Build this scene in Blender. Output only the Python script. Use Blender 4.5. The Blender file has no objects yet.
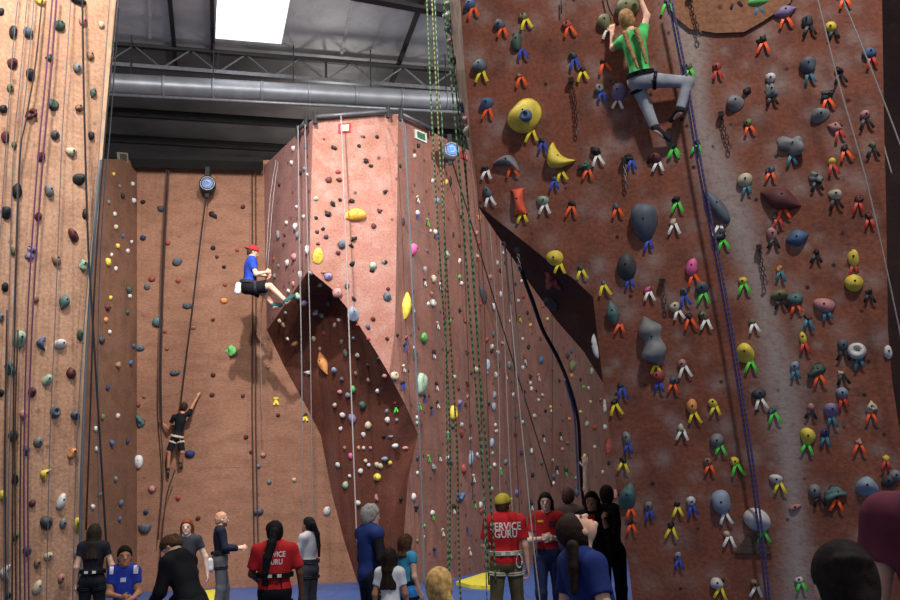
import bpy, bmesh, math, random
import numpy as np
from mathutils import Vector, Matrix
from mathutils.bvhtree import BVHTree

SC = bpy.context.scene
COL = SC.collection
V3 = lambda *a: np.array(a, dtype=float)

# ------------------------------------------------------------------ camera
F = 1000.0
PITCH = math.radians(11.64)
ROLL = math.radians(1.8)
CAM = V3(0, 0, 1.6)

def ray(px, py):
    u = (px - 450) / F
    v = (300 - py) / F
    c, s = math.cos(ROLL), math.sin(ROLL)
    u, v = u * c + v * s, -u * s + v * c
    return V3(u, math.cos(PITCH) - v * math.sin(PITCH), math.sin(PITCH) + v * math.cos(PITCH))

def at(px, py, Y):
    d = ray(px, py)
    return CAM + d * (Y / d[1])

def pix(p):
    """metres per photo pixel at a point"""
    q = np.asarray(p) - CAM
    return (q[1] * math.cos(PITCH) + q[2] * math.sin(PITCH)) / F

cam_data = bpy.data.cameras.new('camera')
cam = bpy.data.objects.new('camera', cam_data)
COL.objects.link(cam)
cam_data.sensor_width = 36.0
cam_data.lens = 36.0 * F / 900.0
cam_data.clip_end = 200
cam.location = CAM
fw = V3(0, math.cos(PITCH), math.sin(PITCH))
rt = V3(1, 0, 0)
up = np.cross(rt, fw)
cr, sr = math.cos(ROLL), math.sin(ROLL)
rt2 = rt * cr - up * sr
up2 = rt * sr + up * cr
m = Matrix(((rt2[0], up2[0], -fw[0]), (rt2[1], up2[1], -fw[1]), (rt2[2], up2[2], -fw[2])))
cam.rotation_euler = m.to_euler()
SC.camera = cam
SC.view_settings.view_transform = 'Standard'
SC.view_settings.look = 'None'
SC.cycles.use_denoising = True
SC.cycles.max_bounces = 6

# ------------------------------------------------------------------ materials
def lin(c):
    return tuple((x / 12.92 if x <= .04045 else ((x + .055) / 1.055) ** 2.4) for x in (v / 255.0 for v in c))

class NT:
    def __init__(self, name):
        self.m = bpy.data.materials.new(name)
        self.m.use_nodes = True
        self.n = self.m.node_tree.nodes
        self.l = self.m.node_tree.links
        self.b = self.n['Principled BSDF']
    def node(self, t, **kw):
        x = self.n.new(t)
        for k, v in kw.items():
            if k.startswith('i_'):
                x.inputs[k[2:].replace('_', ' ')].default_value = v
            else:
                setattr(x, k, v)
        return x
    def link(self, a, b):
        self.l.new(a, b)
    def mix(self, fac, a, b, mode='MIX'):
        x = self.n.new('ShaderNodeMix')
        x.data_type = 'RGBA'
        x.blend_type = mode
        for s, v in ((x.inputs[0], fac), (x.inputs[6], a), (x.inputs[7], b)):
            if isinstance(v, (int, float)):
                s.default_value = v
            elif isinstance(v, tuple):
                s.default_value = (*v, 1)
            else:
                self.link(v, s)
        return x.outputs[2]
    def ramp(self, src, lo, hi):
        x = self.n.new('ShaderNodeMapRange')
        x.inputs[1].default_value = lo
        x.inputs[2].default_value = hi
        self.link(src, x.inputs[0])
        return x.outputs[0]

MATS = {}
def mat(name, rgb, rough=.7, var=.12, scale=14.0, spec=.3, metal=0.0, emit=None, bump=0.0):
    if name in MATS:
        return MATS[name]
    t = NT(name)
    c = lin(rgb)
    tc = t.node('ShaderNodeTexCoord')
    nz = t.node('ShaderNodeTexNoise')
    nz.inputs['Scale'].default_value = scale
    nz.inputs['Detail'].default_value = 4
    t.link(tc.outputs['Object'], nz.inputs['Vector'])
    a = tuple(max(0, x * (1 - var * 1.6)) for x in c)
    b = tuple(min(1, x * (1 + var * 1.6)) for x in c)
    t.link(t.mix(t.ramp(nz.outputs['Fac'], .3, .7), a, b), t.b.inputs['Base Color'])
    t.b.inputs['Roughness'].default_value = rough
    t.b.inputs['Specular IOR Level'].default_value = spec
    t.b.inputs['Metallic'].default_value = metal
    if emit:
        t.b.inputs['Emission Color'].default_value = (*c, 1)
        t.b.inputs['Emission Strength'].default_value = emit
    if bump:
        bp = t.node('ShaderNodeBump')
        bp.inputs['Strength'].default_value = bump
        bp.inputs['Distance'].default_value = .01
        t.link(nz.outputs['Fac'], bp.inputs['Height'])
        t.link(bp.outputs['Normal'], t.b.inputs['Normal'])
    MATS[name] = t.m
    return t.m

def attr_mat(name, rough=.65, spec=.3):
    if name in MATS:
        return MATS[name]
    t = NT(name)
    a = t.node('ShaderNodeAttribute', attribute_name='Col')
    tc = t.node('ShaderNodeTexCoord')
    nz = t.node('ShaderNodeTexNoise')
    nz.inputs['Scale'].default_value = 25
    t.link(tc.outputs['Object'], nz.inputs['Vector'])
    dk = t.mix(.18, a.outputs['Color'], (0, 0, 0))
    t.link(t.mix(t.ramp(nz.outputs['Fac'], .35, .65), dk, a.outputs['Color']), t.b.inputs['Base Color'])
    t.b.inputs['Roughness'].default_value = rough
    t.b.inputs['Specular IOR Level'].default_value = spec
    MATS[name] = t.m
    return t.m

def wall_mat(name, c1, c2, dark, hole=.6, holecell=.27, holer=.10, smear=.35, streak=0.0, seam=.25, stretch=(1, 1), chalk=None):
    """painted, textured plywood: cloudy colour, rubber and chalk marks, t-nut holes, panel joints. UV is in metres."""
    t = NT(name)
    uv = t.node('ShaderNodeUVMap').outputs['UV']
    def noise(scale, detail=5, sx=1, sy=1, rough=.6):
        mp = t.node('ShaderNodeMapping')
        mp.inputs['Scale'].default_value = (sx, sy, 1)
        t.link(uv, mp.inputs['Vector'])
        n = t.node('ShaderNodeTexNoise')
        n.inputs['Scale'].default_value = scale
        n.inputs['Detail'].default_value = detail
        n.inputs['Roughness'].default_value = rough
        t.link(mp.outputs['Vector'], n.inputs['Vector'])
        return n.outputs['Fac']
    c = t.mix(t.ramp(noise(.55), .35, .65), lin(c1), lin(c2))
    c = t.mix(t.ramp(noise(2.6, 6, *stretch), .45, .8), c, lin(dark))
    fine = noise(22, 3, *stretch)
    g = t.mix(t.ramp(fine, .35, .7), (.70, .69, .68), (1.16, 1.14, 1.14))
    c = t.mix(.8, c, g, 'MULTIPLY')
    # chalky, scuffed patches
    sm = t.node('ShaderNodeMath', operation='MULTIPLY')
    t.link(t.ramp(noise(1.7, 8, .8, 1.3, .7), .56, .80), sm.inputs[0])
    sm.inputs[1].default_value = smear
    c = t.mix(sm.outputs[0], c, lin((176, 160, 152)))
    if streak:
        st = t.node('ShaderNodeMath', operation='MULTIPLY')
        t.link(t.ramp(noise(3.2, 2, 1, .05), .5, .72), st.inputs[0])
        st.inputs[1].default_value = streak
        c = t.mix(st.outputs[0], c, lin((120, 105, 102)))
    if seam:
        br = t.node('ShaderNodeTexBrick')
        br.inputs['Color1'].default_value = (1, 1, 1, 1)
        br.inputs['Color2'].default_value = (.93, .93, .93, 1)
        br.inputs['Mortar'].default_value = (1 - seam,) * 3 + (1,)
        br.inputs['Scale'].default_value = 1
        br.inputs['Mortar Size'].default_value = .008
        br.inputs['Brick Width'].default_value = 1.22
        br.inputs['Row Height'].default_value = 2.44
        t.link(uv, br.inputs['Vector'])
        c = t.mix(1.0, c, br.outputs['Color'], 'MULTIPLY')
    if chalk:
        a = t.node('ShaderNodeAttribute', attribute_name='chalk')
        mm = t.node('ShaderNodeMath', operation='MULTIPLY')
        t.link(a.outputs['Fac'], mm.inputs[0])
        t.link(t.ramp(noise(11, 6, 1, 1, .75), .12, .52), mm.inputs[1])
        c = t.mix(mm.outputs[0], c, lin(chalk))
    if hole:
        vo = t.node('ShaderNodeTexVoronoi')
        vo.inputs['Scale'].default_value = 1 / holecell
        vo.inputs['Randomness'].default_value = .75
        t.link(uv, vo.inputs['Vector'])
        h = t.ramp(vo.outputs['Distance'], holer * 1.3, holer * .6)
        hm = t.node('ShaderNodeMath', operation='MULTIPLY')
        t.link(h, hm.inputs[0])
        hm.inputs[1].default_value = hole
        c = t.mix(hm.outputs[0], c, (.02, .014, .012))
    t.link(c, t.b.inputs['Base Color'])
    t.b.inputs['Roughness'].default_value = .78
    t.b.inputs['Specular IOR Level'].default_value = .22
    bp = t.node('ShaderNodeBump')
    bp.inputs['Strength'].default_value = .35
    bp.inputs['Distance'].default_value = .02
    t.link(fine, bp.inputs['Height'])
    t.link(bp.outputs['Normal'], t.b.inputs['Normal'])
    MATS[name] = t.m
    return t.m

# ------------------------------------------------------------------ mesh helpers
def tag(o, label=None, cat=None, group=None, kind=None):
    if label: o['label'] = label
    if cat: o['category'] = cat
    if group: o['group'] = group
    if kind: o['kind'] = kind
    return o

def link(o, parent=None):
    COL.objects.link(o)
    if parent is not None:
        o.parent = parent
    return o

def empty(name, loc):
    o = bpy.data.objects.new(name, None)
    o.location = loc
    o.empty_display_size = .1
    COL.objects.link(o)
    return o

def mesh_np(name, verts, faces, material=None, smooth=True, col=None):
    me = bpy.data.meshes.new(name)
    verts = np.asarray(verts, dtype=np.float32)
    if isinstance(faces, np.ndarray):
        k = faces.shape[1]
        me.vertices.add(len(verts))
        me.vertices.foreach_set('co', verts.ravel())
        me.loops.add(faces.size)
        me.loops.foreach_set('vertex_index', faces.astype(np.int32).ravel())
        me.polygons.add(len(faces))
        me.polygons.foreach_set('loop_start', np.arange(0, faces.size, k, dtype=np.int32))
        me.update(calc_edges=True)
        me.validate()
    else:
        me.from_pydata([tuple(map(float, v)) for v in verts], [], faces)
        me.update()
    me.polygons.foreach_set('use_smooth', np.full(len(me.polygons), smooth))
    if col is not None:
        a = me.color_attributes.new('Col', 'FLOAT_COLOR', 'POINT')
        c = np.ones((len(me.vertices), 4), dtype=np.float32)
        c[:, :3] = col
        a.data.foreach_set('color', c.ravel())
    if material:
        me.materials.append(material)
    return me

def mobj(name, verts, faces, material=None, parent=None, smooth=True, col=None):
    return link(bpy.data.objects.new(name, mesh_np(name, verts, faces, material, smooth, col)), parent)

class MB:
    """collects simple shapes into one mesh"""
    def __init__(self):
        self.v = []
        self.f = []
    def add(self, v, f):
        o = len(self.v)
        self.v += [tuple(map(float, x)) for x in v]
        self.f += [tuple(i + o for i in q) for q in f]
    def box(self, c, sx, sy, sz, M=None):
        c = np.asarray(c, float)
        P = []
        for x in (-1, 1):
            for y in (-1, 1):
                for z in (-1, 1):
                    d = V3(x * sx / 2, y * sy / 2, z * sz / 2)
                    P.append(c + (M @ d if M is not None else d))
        self.add(P, [(0, 1, 3, 2), (4, 6, 7, 5), (0, 4, 5, 1), (2, 3, 7, 6), (0, 2, 6, 4), (1, 5, 7, 3)])
    def tube(self, pts, r, n=8, r2=None):
        pts = [np.asarray(p, float) for p in pts]
        rings = []
        for i, p in enumerate(pts):
            d = pts[min(i + 1, len(pts) - 1)] - pts[max(i - 1, 0)]
            d = d / (np.linalg.norm(d) + 1e-9)
            a = V3(0, 0, 1) if abs(d[2]) < .9 else V3(1, 0, 0)
            x = np.cross(d, a); x /= np.linalg.norm(x)
            y = np.cross(d, x)
            rr = r if r2 is None else r + (r2 - r) * i / (len(pts) - 1)
            rings.append([p + rr * (math.cos(2 * math.pi * k / n) * x + math.sin(2 * math.pi * k / n) * y) for k in range(n)])
        V = [q for R in rings for q in R]
        Fc = []
        for i in range(len(pts) - 1):
            for k in range(n):
                a, b = i * n + k, i * n + (k + 1) % n
                Fc.append((a, a + n, b + n, b))
        Fc.append(tuple(range(n)))
        Fc.append(tuple(reversed(range((len(pts) - 1) * n, len(pts) * n))))
        self.add(V, Fc)
    def build(self, name, material, parent=None, smooth=False):
        return mobj(name, self.v, self.f, material, parent, smooth)

def poly_tris(pts, nrm):
    return None

def fine_mesh(name, tris, maxlen, material, uvb=None, kind='structure', chalkfn=None):
    """tris: list of 3D triangles/quads sharing corners; subdivided until edges are short; UV in metres"""
    bm = bmesh.new()
    for q in tris:
        bm.faces.new([bm.verts.new(p) for p in q])
    bmesh.ops.remove_doubles(bm, verts=bm.verts, dist=1e-4)
    bmesh.ops.triangulate(bm, faces=bm.faces)
    for it in range(12):
        es = [e for e in bm.edges if e.calc_length() > maxlen]
        if not es:
            break
        bmesh.ops.subdivide_edges(bm, edges=es, cuts=1)
        bmesh.ops.triangulate(bm, faces=[f for f in bm.faces if len(f.verts) > 3])
    bmesh.ops.recalc_face_normals(bm, faces=bm.faces)
    # face the camera
    tot = 0.0
    for f in bm.faces:
        tot += f.normal.dot(Vector(CAM) - f.calc_center_median()) * f.calc_area()
    if tot < 0:
        bmesh.ops.reverse_faces(bm, faces=bm.faces)
    uvl = bm.loops.layers.uv.new('UVMap')
    o3, ux, uy = uvb
    for f in bm.faces:
        for lp in f.loops:
            d = np.array(lp.vert.co) - o3
            lp[uvl].uv = (float(d @ ux), float(d @ uy))
    me = bpy.data.meshes.new(name)
    bm.to_mesh(me)
    bm.free()
    me.materials.append(material)
    if chalkfn is not None:
        a = me.attributes.new('chalk', 'FLOAT', 'POINT')
        a.data.foreach_set('value', np.array([chalkfn(np.array(v.co)) for v in me.vertices], dtype=np.float32))
    o = bpy.data.objects.new(name, me)
    COL.objects.link(o)
    if kind: o['kind'] = kind
    return o

def unit(v):
    v = np.asarray(v, float)
    return v / (np.linalg.norm(v) + 1e-12)

class Plane:
    def __init__(self, a, b, c):
        a, b, c = map(np.asarray, (a, b, c))
        n = unit(np.cross(b - a, c - a))
        if n @ (CAM - a) < 0:
            n = -n
        self.o, self.n = a, n
        self.v = unit(V3(0, 0, 1) - n * n[2])
        self.u = unit(np.cross(self.v, n))
    def hit(self, px, py, off=0.0):
        d = ray(px, py)
        t = ((self.o + self.n * off - CAM) @ self.n) / (d @ self.n)
        return CAM + d * t
    def uvb(self):
        return (self.o, self.u, self.v)

def fan(pts):
    return [pts]

def poly_wall(name, plane, pxs, material, maxlen=1.0, chalkfn=None):
    return fine_mesh(name, [[plane.hit(*p) for p in pxs]], maxlen, material, plane.uvb(), chalkfn=chalkfn)
# ------------------------------------------------------------------ the setting
W_LEFT = wall_mat('left_wall_paint', (200, 158, 130), (188, 144, 114), (158, 118, 94), hole=.45, holecell=.36, smear=.12, seam=.10)
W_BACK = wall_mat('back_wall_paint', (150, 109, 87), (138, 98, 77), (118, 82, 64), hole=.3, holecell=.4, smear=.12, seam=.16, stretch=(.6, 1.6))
W_CORN = wall_mat('corner_paint_with_shade', (122, 88, 69), (110, 78, 61), (92, 64, 51), hole=.3, holecell=.4, smear=.10, seam=.16)  # back wall paint darkened: the corner's shade is put into the colour
W_MID = wall_mat('middle_front_paint', (164, 116, 104), (150, 102, 86), (172, 136, 126), hole=.75, holecell=.34, holer=.13, smear=.4, seam=.10)
W_MIDR = wall_mat('middle_side_paint', (164, 116, 102), (146, 98, 84), (126, 84, 74), hole=.8, holecell=.30, holer=.15, smear=.35, streak=.55, seam=.25, stretch=(1.4, .6))
W_MIDL = wall_mat('middle_flank_paint', (164, 120, 112), (144, 104, 98), (126, 92, 90), hole=.75, holecell=.30, holer=.15, smear=.3, streak=.6, seam=.15)
W_UNDER = wall_mat('undercut_paint_with_shade', (104, 58, 44), (90, 50, 38), (76, 44, 38), hole=.5, holecell=.3, smear=.10, streak=.15, seam=.2)  # shade under the bulge painted in as a darker wall colour
W_NEAR = wall_mat('near_wall_paint', (144, 87, 66), (126, 73, 57), (94, 60, 51), hole=.92, holecell=.20, holer=.115, smear=.28, seam=0, chalk=(160, 146, 140))
W_NEARU = wall_mat('near_under_paint_with_shade', (76, 42, 33), (66, 36, 29), (56, 32, 28), hole=.5, holecell=.27, smear=.1, seam=.1)  # near wall paint darkened to carry the shade under its overhang
M_DARK = mat('dark_steel', (38, 36, 38), .6)
M_STEEL = mat('grey_steel', (96, 96, 100), .45, metal=.4)
M_TRIM = mat('pale_edge_wood', (184, 152, 124), .6, scale=6)

# planes
P_LEFT = Plane(at(118, 0, 13.4), at(80, 590, 14.0), at(-30, 590, 13.0))
P_BACK = Plane(at(130, 585, 22.2), at(335, 585, 23.1), at(200, 170, 22.5))
P_BACK = Plane(at(130, 585, 22.2), at(335, 585, 23.1), at(130, 585, 22.2) + V3(0, 0, 5))
c0 = at(313, 119, 20.4); c1 = at(398, 114, 20.9)
P_MID = Plane(c0, c1, c0 + V3(0.0, 0.12, -5))
e0 = P_MID.hit(398, 114)
P_MIDR = Plane(e0, P_MID.hit(396, 330), at(545, 400, 29.0))
l0 = P_MID.hit(313, 119)
P_MIDL = Plane(l0, P_MID.hit(312, 268), P_BACK.hit(266, 200))
P_NEAR = Plane(at(620, 600, 11.2), at(890, 600, 10.1), at(700, 0, 9.5))

# left wall and its pale edge post
poly_wall('wall_left', P_LEFT, [(-60, -40), (113, -40), (112, 0), (98, 160), (86, 300), (79, 440), (76, 600), (74, 690), (-60, 690)], W_LEFT, .8)
E_L = [(120.5, -40), (118, 0), (103.5, 160), (90, 300), (83, 440), (80, 600), (78, 690)]
E_I = [(113, -40), (112, 0), (98, 160), (86, 300), (79, 440), (76, 600), (74, 690)]
bk = V3(-.46, 1.2, 0)
tr = [[P_LEFT.hit(*E_I[i]), P_LEFT.hit(*E_L[i]), P_LEFT.hit(*E_L[i + 1]), P_LEFT.hit(*E_I[i + 1])] for i in range(6)]
tr += [[P_LEFT.hit(*E_L[i]), P_LEFT.hit(*E_L[i]) + bk, P_LEFT.hit(*E_L[i + 1]) + bk, P_LEFT.hit(*E_L[i + 1])] for i in range(6)]
fine_mesh('trim_1', tr, 2.0, M_TRIM, P_LEFT.uvb())

# tan back wall, with the angled end panel
topz = P_BACK.hit(200, 168)[2]
poly_wall('wall_back', P_BACK, [(137, 160), (200, 160), (330, 160), (420, 300), (430, 640), (137, 640)], W_BACK, 1.2)
a_top, a_bot = P_BACK.hit(137, 160), P_BACK.hit(137, 640)
n_top = at(84, 158, 19.6); n_bot = at(70, 640, 19.6)
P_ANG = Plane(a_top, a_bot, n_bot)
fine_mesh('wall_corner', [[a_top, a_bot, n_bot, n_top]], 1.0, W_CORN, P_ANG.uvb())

# the jutting middle wall: front, flank, long side and the undercut below
apex = (309, 270)
mid_front = [(313, 119), (356, 116), (398, 114), (397, 220), (395, 330), (389, 374), (375, 350), (352, 314), (331, 288), apex]
poly_wall('wall_middle_front', P_MID, mid_front, W_MID, .7)
FL = [P_MID.hit(313, 119), P_BACK.hit(264, 166), P_BACK.hit(265, 250), P_BACK.hit(267, 330), P_MID.hit(*apex)]
fine_mesh('wall_middle_flank', [FL], .7, W_MIDL, P_MIDL.uvb())
sr = [(398, 114), (430, 131), (470, 151), (560, 195), (660, 245), (660, 640), (395, 640), (405, 520), (408, 480), (418, 434), (405, 404), (389, 374), (395, 330), (397, 220)]
def edge_mid(p):
    if p in ((398, 114), (397, 220), (395, 330), (389, 374)):
        return P_MID.hit(*p)
    return P_MIDR.hit(*p)
fine_mesh('wall_middle_side', [[edge_mid(p) for p in sr]], .8, W_MIDR, P_MIDR.uvb())
# undercut: left boundary on the back wall, right boundary on the faces above
LB = [P_BACK.hit(*p) for p in [(267, 330), (284, 366), (305, 404), (321, 436), (331, 490), (344, 540), (358, 584), (362, 640)]]
CR = [P_MID.hit(*apex), P_MID.hit(331, 288) * .5 + P_BACK.hit(331, 300) * .5, at(352, 350, 21.6), at(376, 400, 21.9), at(382, 470, 22.1), at(384, 540, 22.3), at(386, 590, 22.4), at(388, 640, 22.5)]
RB = [P_MID.hit(331, 288), P_MID.hit(352, 314), P_MID.hit(375, 350), P_MID.hit(389, 374), edge_mid((405, 404)), edge_mid((418, 434)), edge_mid((408, 480)), edge_mid((405, 520)), edge_mid((395, 640))]
def strip(A, B):
    """triangles between two polylines"""
    T = []
    i = j = 0
    while i < len(A) - 1 or j < len(B) - 1:
        if j >= len(B) - 1 or (i < len(A) - 1 and (i + 1) / (len(A) - 1) <= (j + 1) / (len(B) - 1)):
            T.append([A[i], A[i + 1], B[j]]); i += 1
        else:
            T.append([A[i], B[j + 1], B[j]]); j += 1
    return T
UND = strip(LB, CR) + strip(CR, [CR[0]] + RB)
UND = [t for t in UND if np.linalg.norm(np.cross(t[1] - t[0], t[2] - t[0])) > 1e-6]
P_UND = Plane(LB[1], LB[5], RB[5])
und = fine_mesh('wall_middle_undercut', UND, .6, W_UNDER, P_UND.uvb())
und.data.polygons.foreach_set('use_smooth', [True] * len(und.data.polygons))

# ---- near wall on the far side of the floor gap, leaning over the climbers
NW_L = [(458, -30), (460, 0), (465, 70), (471, 140), (479, 206)]
NW_F = [(479, 206), (512, 232), (547, 260), (575, 280), (593, 297), (598, 340), (603, 383)]
NW_B = [(603, 383), (608, 420), (612, 455), (621, 520), (629, 570), (635, 620), (645, 690)]
NW_R = [(920, 690), (910, 600), (901, 440), (892, 380), (888, 330), (886, 200), (884, 120), (882, 0), (881, -30)]
streak_uv = [(682, 0), (693, 60), (700, 120), (716, 170), (740, 230), (762, 300), (777, 360), (786, 420), (794, 500), (800, 600)]
streak3 = [P_NEAR.hit(*p) for p in streak_uv]
SMUDGE = []
def near_chalk(p):
    c = 0.0
    for i in range(len(streak3) - 1):
        a, b = streak3[i], streak3[i + 1]
        t = min(1, max(0, ((p - a) @ (b - a)) / ((b - a) @ (b - a))))
        d = np.linalg.norm(p - a - t * (b - a))
        w = .16 + .05 * math.sin(p[2] * 3.1)
        c = max(c, .95 * math.exp(-(d / w) ** 2))
    for q, r, k in SMUDGE:
        d2 = ((p - q) @ (p - q)) / (r * r)
        if d2 < 6:
            c = max(c, k * math.exp(-d2))
    return min(c, 1.0)

ret = V3(.25, 1.6, 0)
def build_near():
    poly_wall('wall_near', P_NEAR, NW_L + NW_F[1:] + NW_B[1:] + NW_R, W_NEAR, .075, near_chalk)
    # side return seen edge-on along the tall upper edge
    fr = [P_NEAR.hit(*p) for p in NW_L]
    br = [at(x, y, P_NEAR.hit(x, y)[1] + 1.1) for x, y in [(441, -30), (444, 0), (455, 70), (467, 140), (479, 206)]]
    fine_mesh('wall_near_edge', [[fr[i], br[i], br[i + 1], fr[i + 1]] for i in range(4)], .5, M_EDGE, P_NEAR.uvb())
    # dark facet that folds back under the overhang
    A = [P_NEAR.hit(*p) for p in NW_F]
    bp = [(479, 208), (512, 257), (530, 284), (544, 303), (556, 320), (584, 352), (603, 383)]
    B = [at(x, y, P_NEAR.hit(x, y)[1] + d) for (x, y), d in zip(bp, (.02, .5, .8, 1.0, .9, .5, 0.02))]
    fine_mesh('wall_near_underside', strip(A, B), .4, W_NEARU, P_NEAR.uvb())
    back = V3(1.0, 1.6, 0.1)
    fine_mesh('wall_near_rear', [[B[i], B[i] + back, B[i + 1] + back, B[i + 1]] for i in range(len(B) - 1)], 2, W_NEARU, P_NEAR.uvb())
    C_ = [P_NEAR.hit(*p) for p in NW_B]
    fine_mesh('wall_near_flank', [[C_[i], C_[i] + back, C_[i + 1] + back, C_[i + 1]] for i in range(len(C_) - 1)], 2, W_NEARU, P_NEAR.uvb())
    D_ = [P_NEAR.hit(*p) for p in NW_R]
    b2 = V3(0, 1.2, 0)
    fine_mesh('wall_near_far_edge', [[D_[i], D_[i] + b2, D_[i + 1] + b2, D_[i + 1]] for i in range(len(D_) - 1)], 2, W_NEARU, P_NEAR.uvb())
M_EDGE = mat('worn_pale_edge', (150, 128, 112), .7, .25, 5)

# tan feature panel let into the top of the near wall
pp = [(669, -20), (670, 0), (674, 16), (690, 29), (716, 33), (744, 32), (762, 22), (790, 3), (800, -20)]
def panel():
    f = [P_NEAR.hit(x, y, .035) for x, y in pp]
    b = [P_NEAR.hit(x, y, -.02) for x, y in pp]
    fine_mesh('trim_2', [f] + [[f[i], f[i + 1], b[i + 1], b[i]] for i in range(len(f) - 1)], .4,
              wall_mat('tan_panel_paint', (156, 110, 82), (144, 98, 72), (122, 82, 62), hole=.6, smear=.15, seam=0), P_NEAR.uvb())
panel()
# darker grey patch low on the near wall
tp = [(735, 553), (745, 538), (757, 531), (764, 540), (772, 554)]
f = [P_NEAR.hit(x, y, .03) for x, y in tp]; b = [P_NEAR.hit(x, y, -.02) for x, y in tp]
fine_mesh('trim_3', [f] + [[f[i], f[(i + 1) % 5], b[(i + 1) % 5], b[i]] for i in range(5)], .4, wall_mat('grey_patch_paint', (92, 76, 68), (84, 68, 60), (76, 60, 54), hole=.4, seam=0), P_NEAR.uvb())

# floor of blue mats
t = NT('blue_floor_mats')
tc = t.node('ShaderNodeTexCoord')
br = t.node('ShaderNodeTexBrick')
br.inputs['Color1'].default_value = (*lin((44, 76, 134)), 1)
br.inputs['Color2'].default_value = (*lin((40, 70, 126)), 1)
br.inputs['Mortar'].default_value = (*lin((24, 50, 104)), 1)
br.inputs['Scale'].default_value = 1
br.inputs['Mortar Size'].default_value = .015
br.inputs['Brick Width'].default_value = 2.4
br.inputs['Row Height'].default_value = 1.5
t.link(tc.outputs['Object'], br.inputs['Vector'])
nz = t.node('ShaderNodeTexNoise'); nz.inputs['Scale'].default_value = 3
t.link(tc.outputs['Object'], nz.inputs['Vector'])
t.link(t.mix(t.ramp(nz.outputs['Fac'], .3, .75), br.outputs['Color'], t.mix(.25, br.outputs['Color'], lin((90, 104, 130)))), t.b.inputs['Base Color'])
t.b.inputs['Roughness'].default_value = .45
fl = mobj('floor', [(-14, -3, 0), (14, -3, 0), (14, 40, 0), (-14, 40, 0)], [(0, 1, 2, 3)], t.m)
fl['kind'] = 'structure'

# roof: pale insulation near, dark decking beyond the truss
def roof_mat(name, a, b, rib):
    t = NT(name)
    tc = t.node('ShaderNodeTexCoord')
    n = t.node('ShaderNodeTexNoise'); n.inputs['Scale'].default_value = .9; n.inputs['Detail'].default_value = 5
    t.link(tc.outputs['Object'], n.inputs['Vector'])
    c = t.mix(t.ramp(n.outputs['Fac'], .3, .7), lin(a), lin(b))
    t.link(c, t.b.inputs['Base Color'])
    t.b.inputs['Roughness'].default_value = .5
    bp = t.node('ShaderNodeBump'); bp.inputs['Strength'].default_value = .5; bp.inputs['Distance'].default_value = .15
    t.link(n.outputs['Fac'], bp.inputs['Height']); t.link(bp.outputs['Normal'], t.b.inputs['Normal'])
    return t.m
ZR = 12.2
def roof(px, py, dz=0):
    d = ray(px, py)
    return CAM + d * ((ZR + dz - 1.6) / d[2])
tl, trr = roof(100, 36), roof(470, 66)
dirx = unit(trr - tl)
diry = V3(-dirx[1], dirx[0], 0)
def rp(s, q, z=ZR):
    p = tl + dirx * s + diry * q
    return V3(p[0], p[1], z)
sk = [roof(218, -14), roof(287, -12), roof(281, 46), roof(219, 42)]
sx0 = min((p - tl) @ dirx for p in sk); sx1 = max((p - tl) @ dirx for p in sk)
sy1 = -.35; sy0 = -2.9
M_INS = roof_mat('white_insulation', (212, 208, 206), (180, 176, 174), 1)
M_DECK = roof_mat('dark_roof_deck', (112, 106, 104), (84, 80, 80), 1)
V = [rp(-12, -24), rp(sx0, -24), rp(sx1, -24), rp(16, -24), rp(-12, sy0), rp(sx0, sy0), rp(sx1, sy0), rp(16, sy0), rp(-12, sy1), rp(sx0, sy1), rp(sx1, sy1), rp(16, sy1), rp(-12, .3), rp(sx0, .3), rp(sx1, .3), rp(16, .3)]
Q = [(0, 1, 5, 4), (1, 2, 6, 5), (2, 3, 7, 6), (4, 5, 9, 8), (6, 7, 11, 10), (8, 9, 13, 12), (9, 10, 14, 13), (10, 11, 15, 14)]
o = mobj('ceiling', V, Q, M_INS, smooth=False); o['kind'] = 'structure'
o = mobj('ceiling.001', [rp(-14, .3), rp(18, .3), rp(18, 18), rp(-14, 18)], [(0, 1, 2, 3)], M_DECK, smooth=False); o['kind'] = 'structure'
# skylight: glowing pane set up in a white curb
mb = MB()
for (a, b_) in (((sx0, sy0), (sx1, sy0)), ((sx1, sy0), (sx1, sy1)), ((sx1, sy1), (sx0, sy1)), ((sx0, sy1), (sx0, sy0))):
    mb.add([rp(*a), rp(*b_), rp(*b_, ZR + .3), rp(*a, ZR + .3)], [(0, 1, 2, 3)])
o = mb.build('window_1', mat('white_curb', (235, 235, 235), .6)); o['kind'] = 'structure'
mb = MB(); mb.add([rp(sx0, sy0, ZR + .3), rp(sx1, sy0, ZR + .3), rp(sx1, sy1, ZR + .3), rp(sx0, sy1, ZR + .3)], [(0, 1, 2, 3)])
mb.build('skylight_pane', mat('daylight_pane', (250, 252, 255), .3, 0, emit=2.6), o)

# far building wall and side darkness
o = mobj('wall_far', [rp(-14, 15.5, 0), rp(18, 15.5, 0), rp(18, 15.5, 12.3), rp(-14, 15.5, 12.3)], [(0, 1, 2, 3)], mat('unlit_block', (44, 40, 40), .9)); o['kind'] = 'structure'
a0 = at(884, 300, 15.0)
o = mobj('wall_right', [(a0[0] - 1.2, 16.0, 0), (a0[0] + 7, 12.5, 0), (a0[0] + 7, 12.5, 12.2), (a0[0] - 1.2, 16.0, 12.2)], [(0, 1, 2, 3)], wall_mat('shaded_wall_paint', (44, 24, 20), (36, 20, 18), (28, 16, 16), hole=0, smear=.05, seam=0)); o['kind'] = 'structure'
for l in (o.data.uv_layers.new(name='UVMap'),):
    for i, q in enumerate(((0, 0), (8, 0), (8, 12), (0, 12))): l.data[i].uv = q

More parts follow.
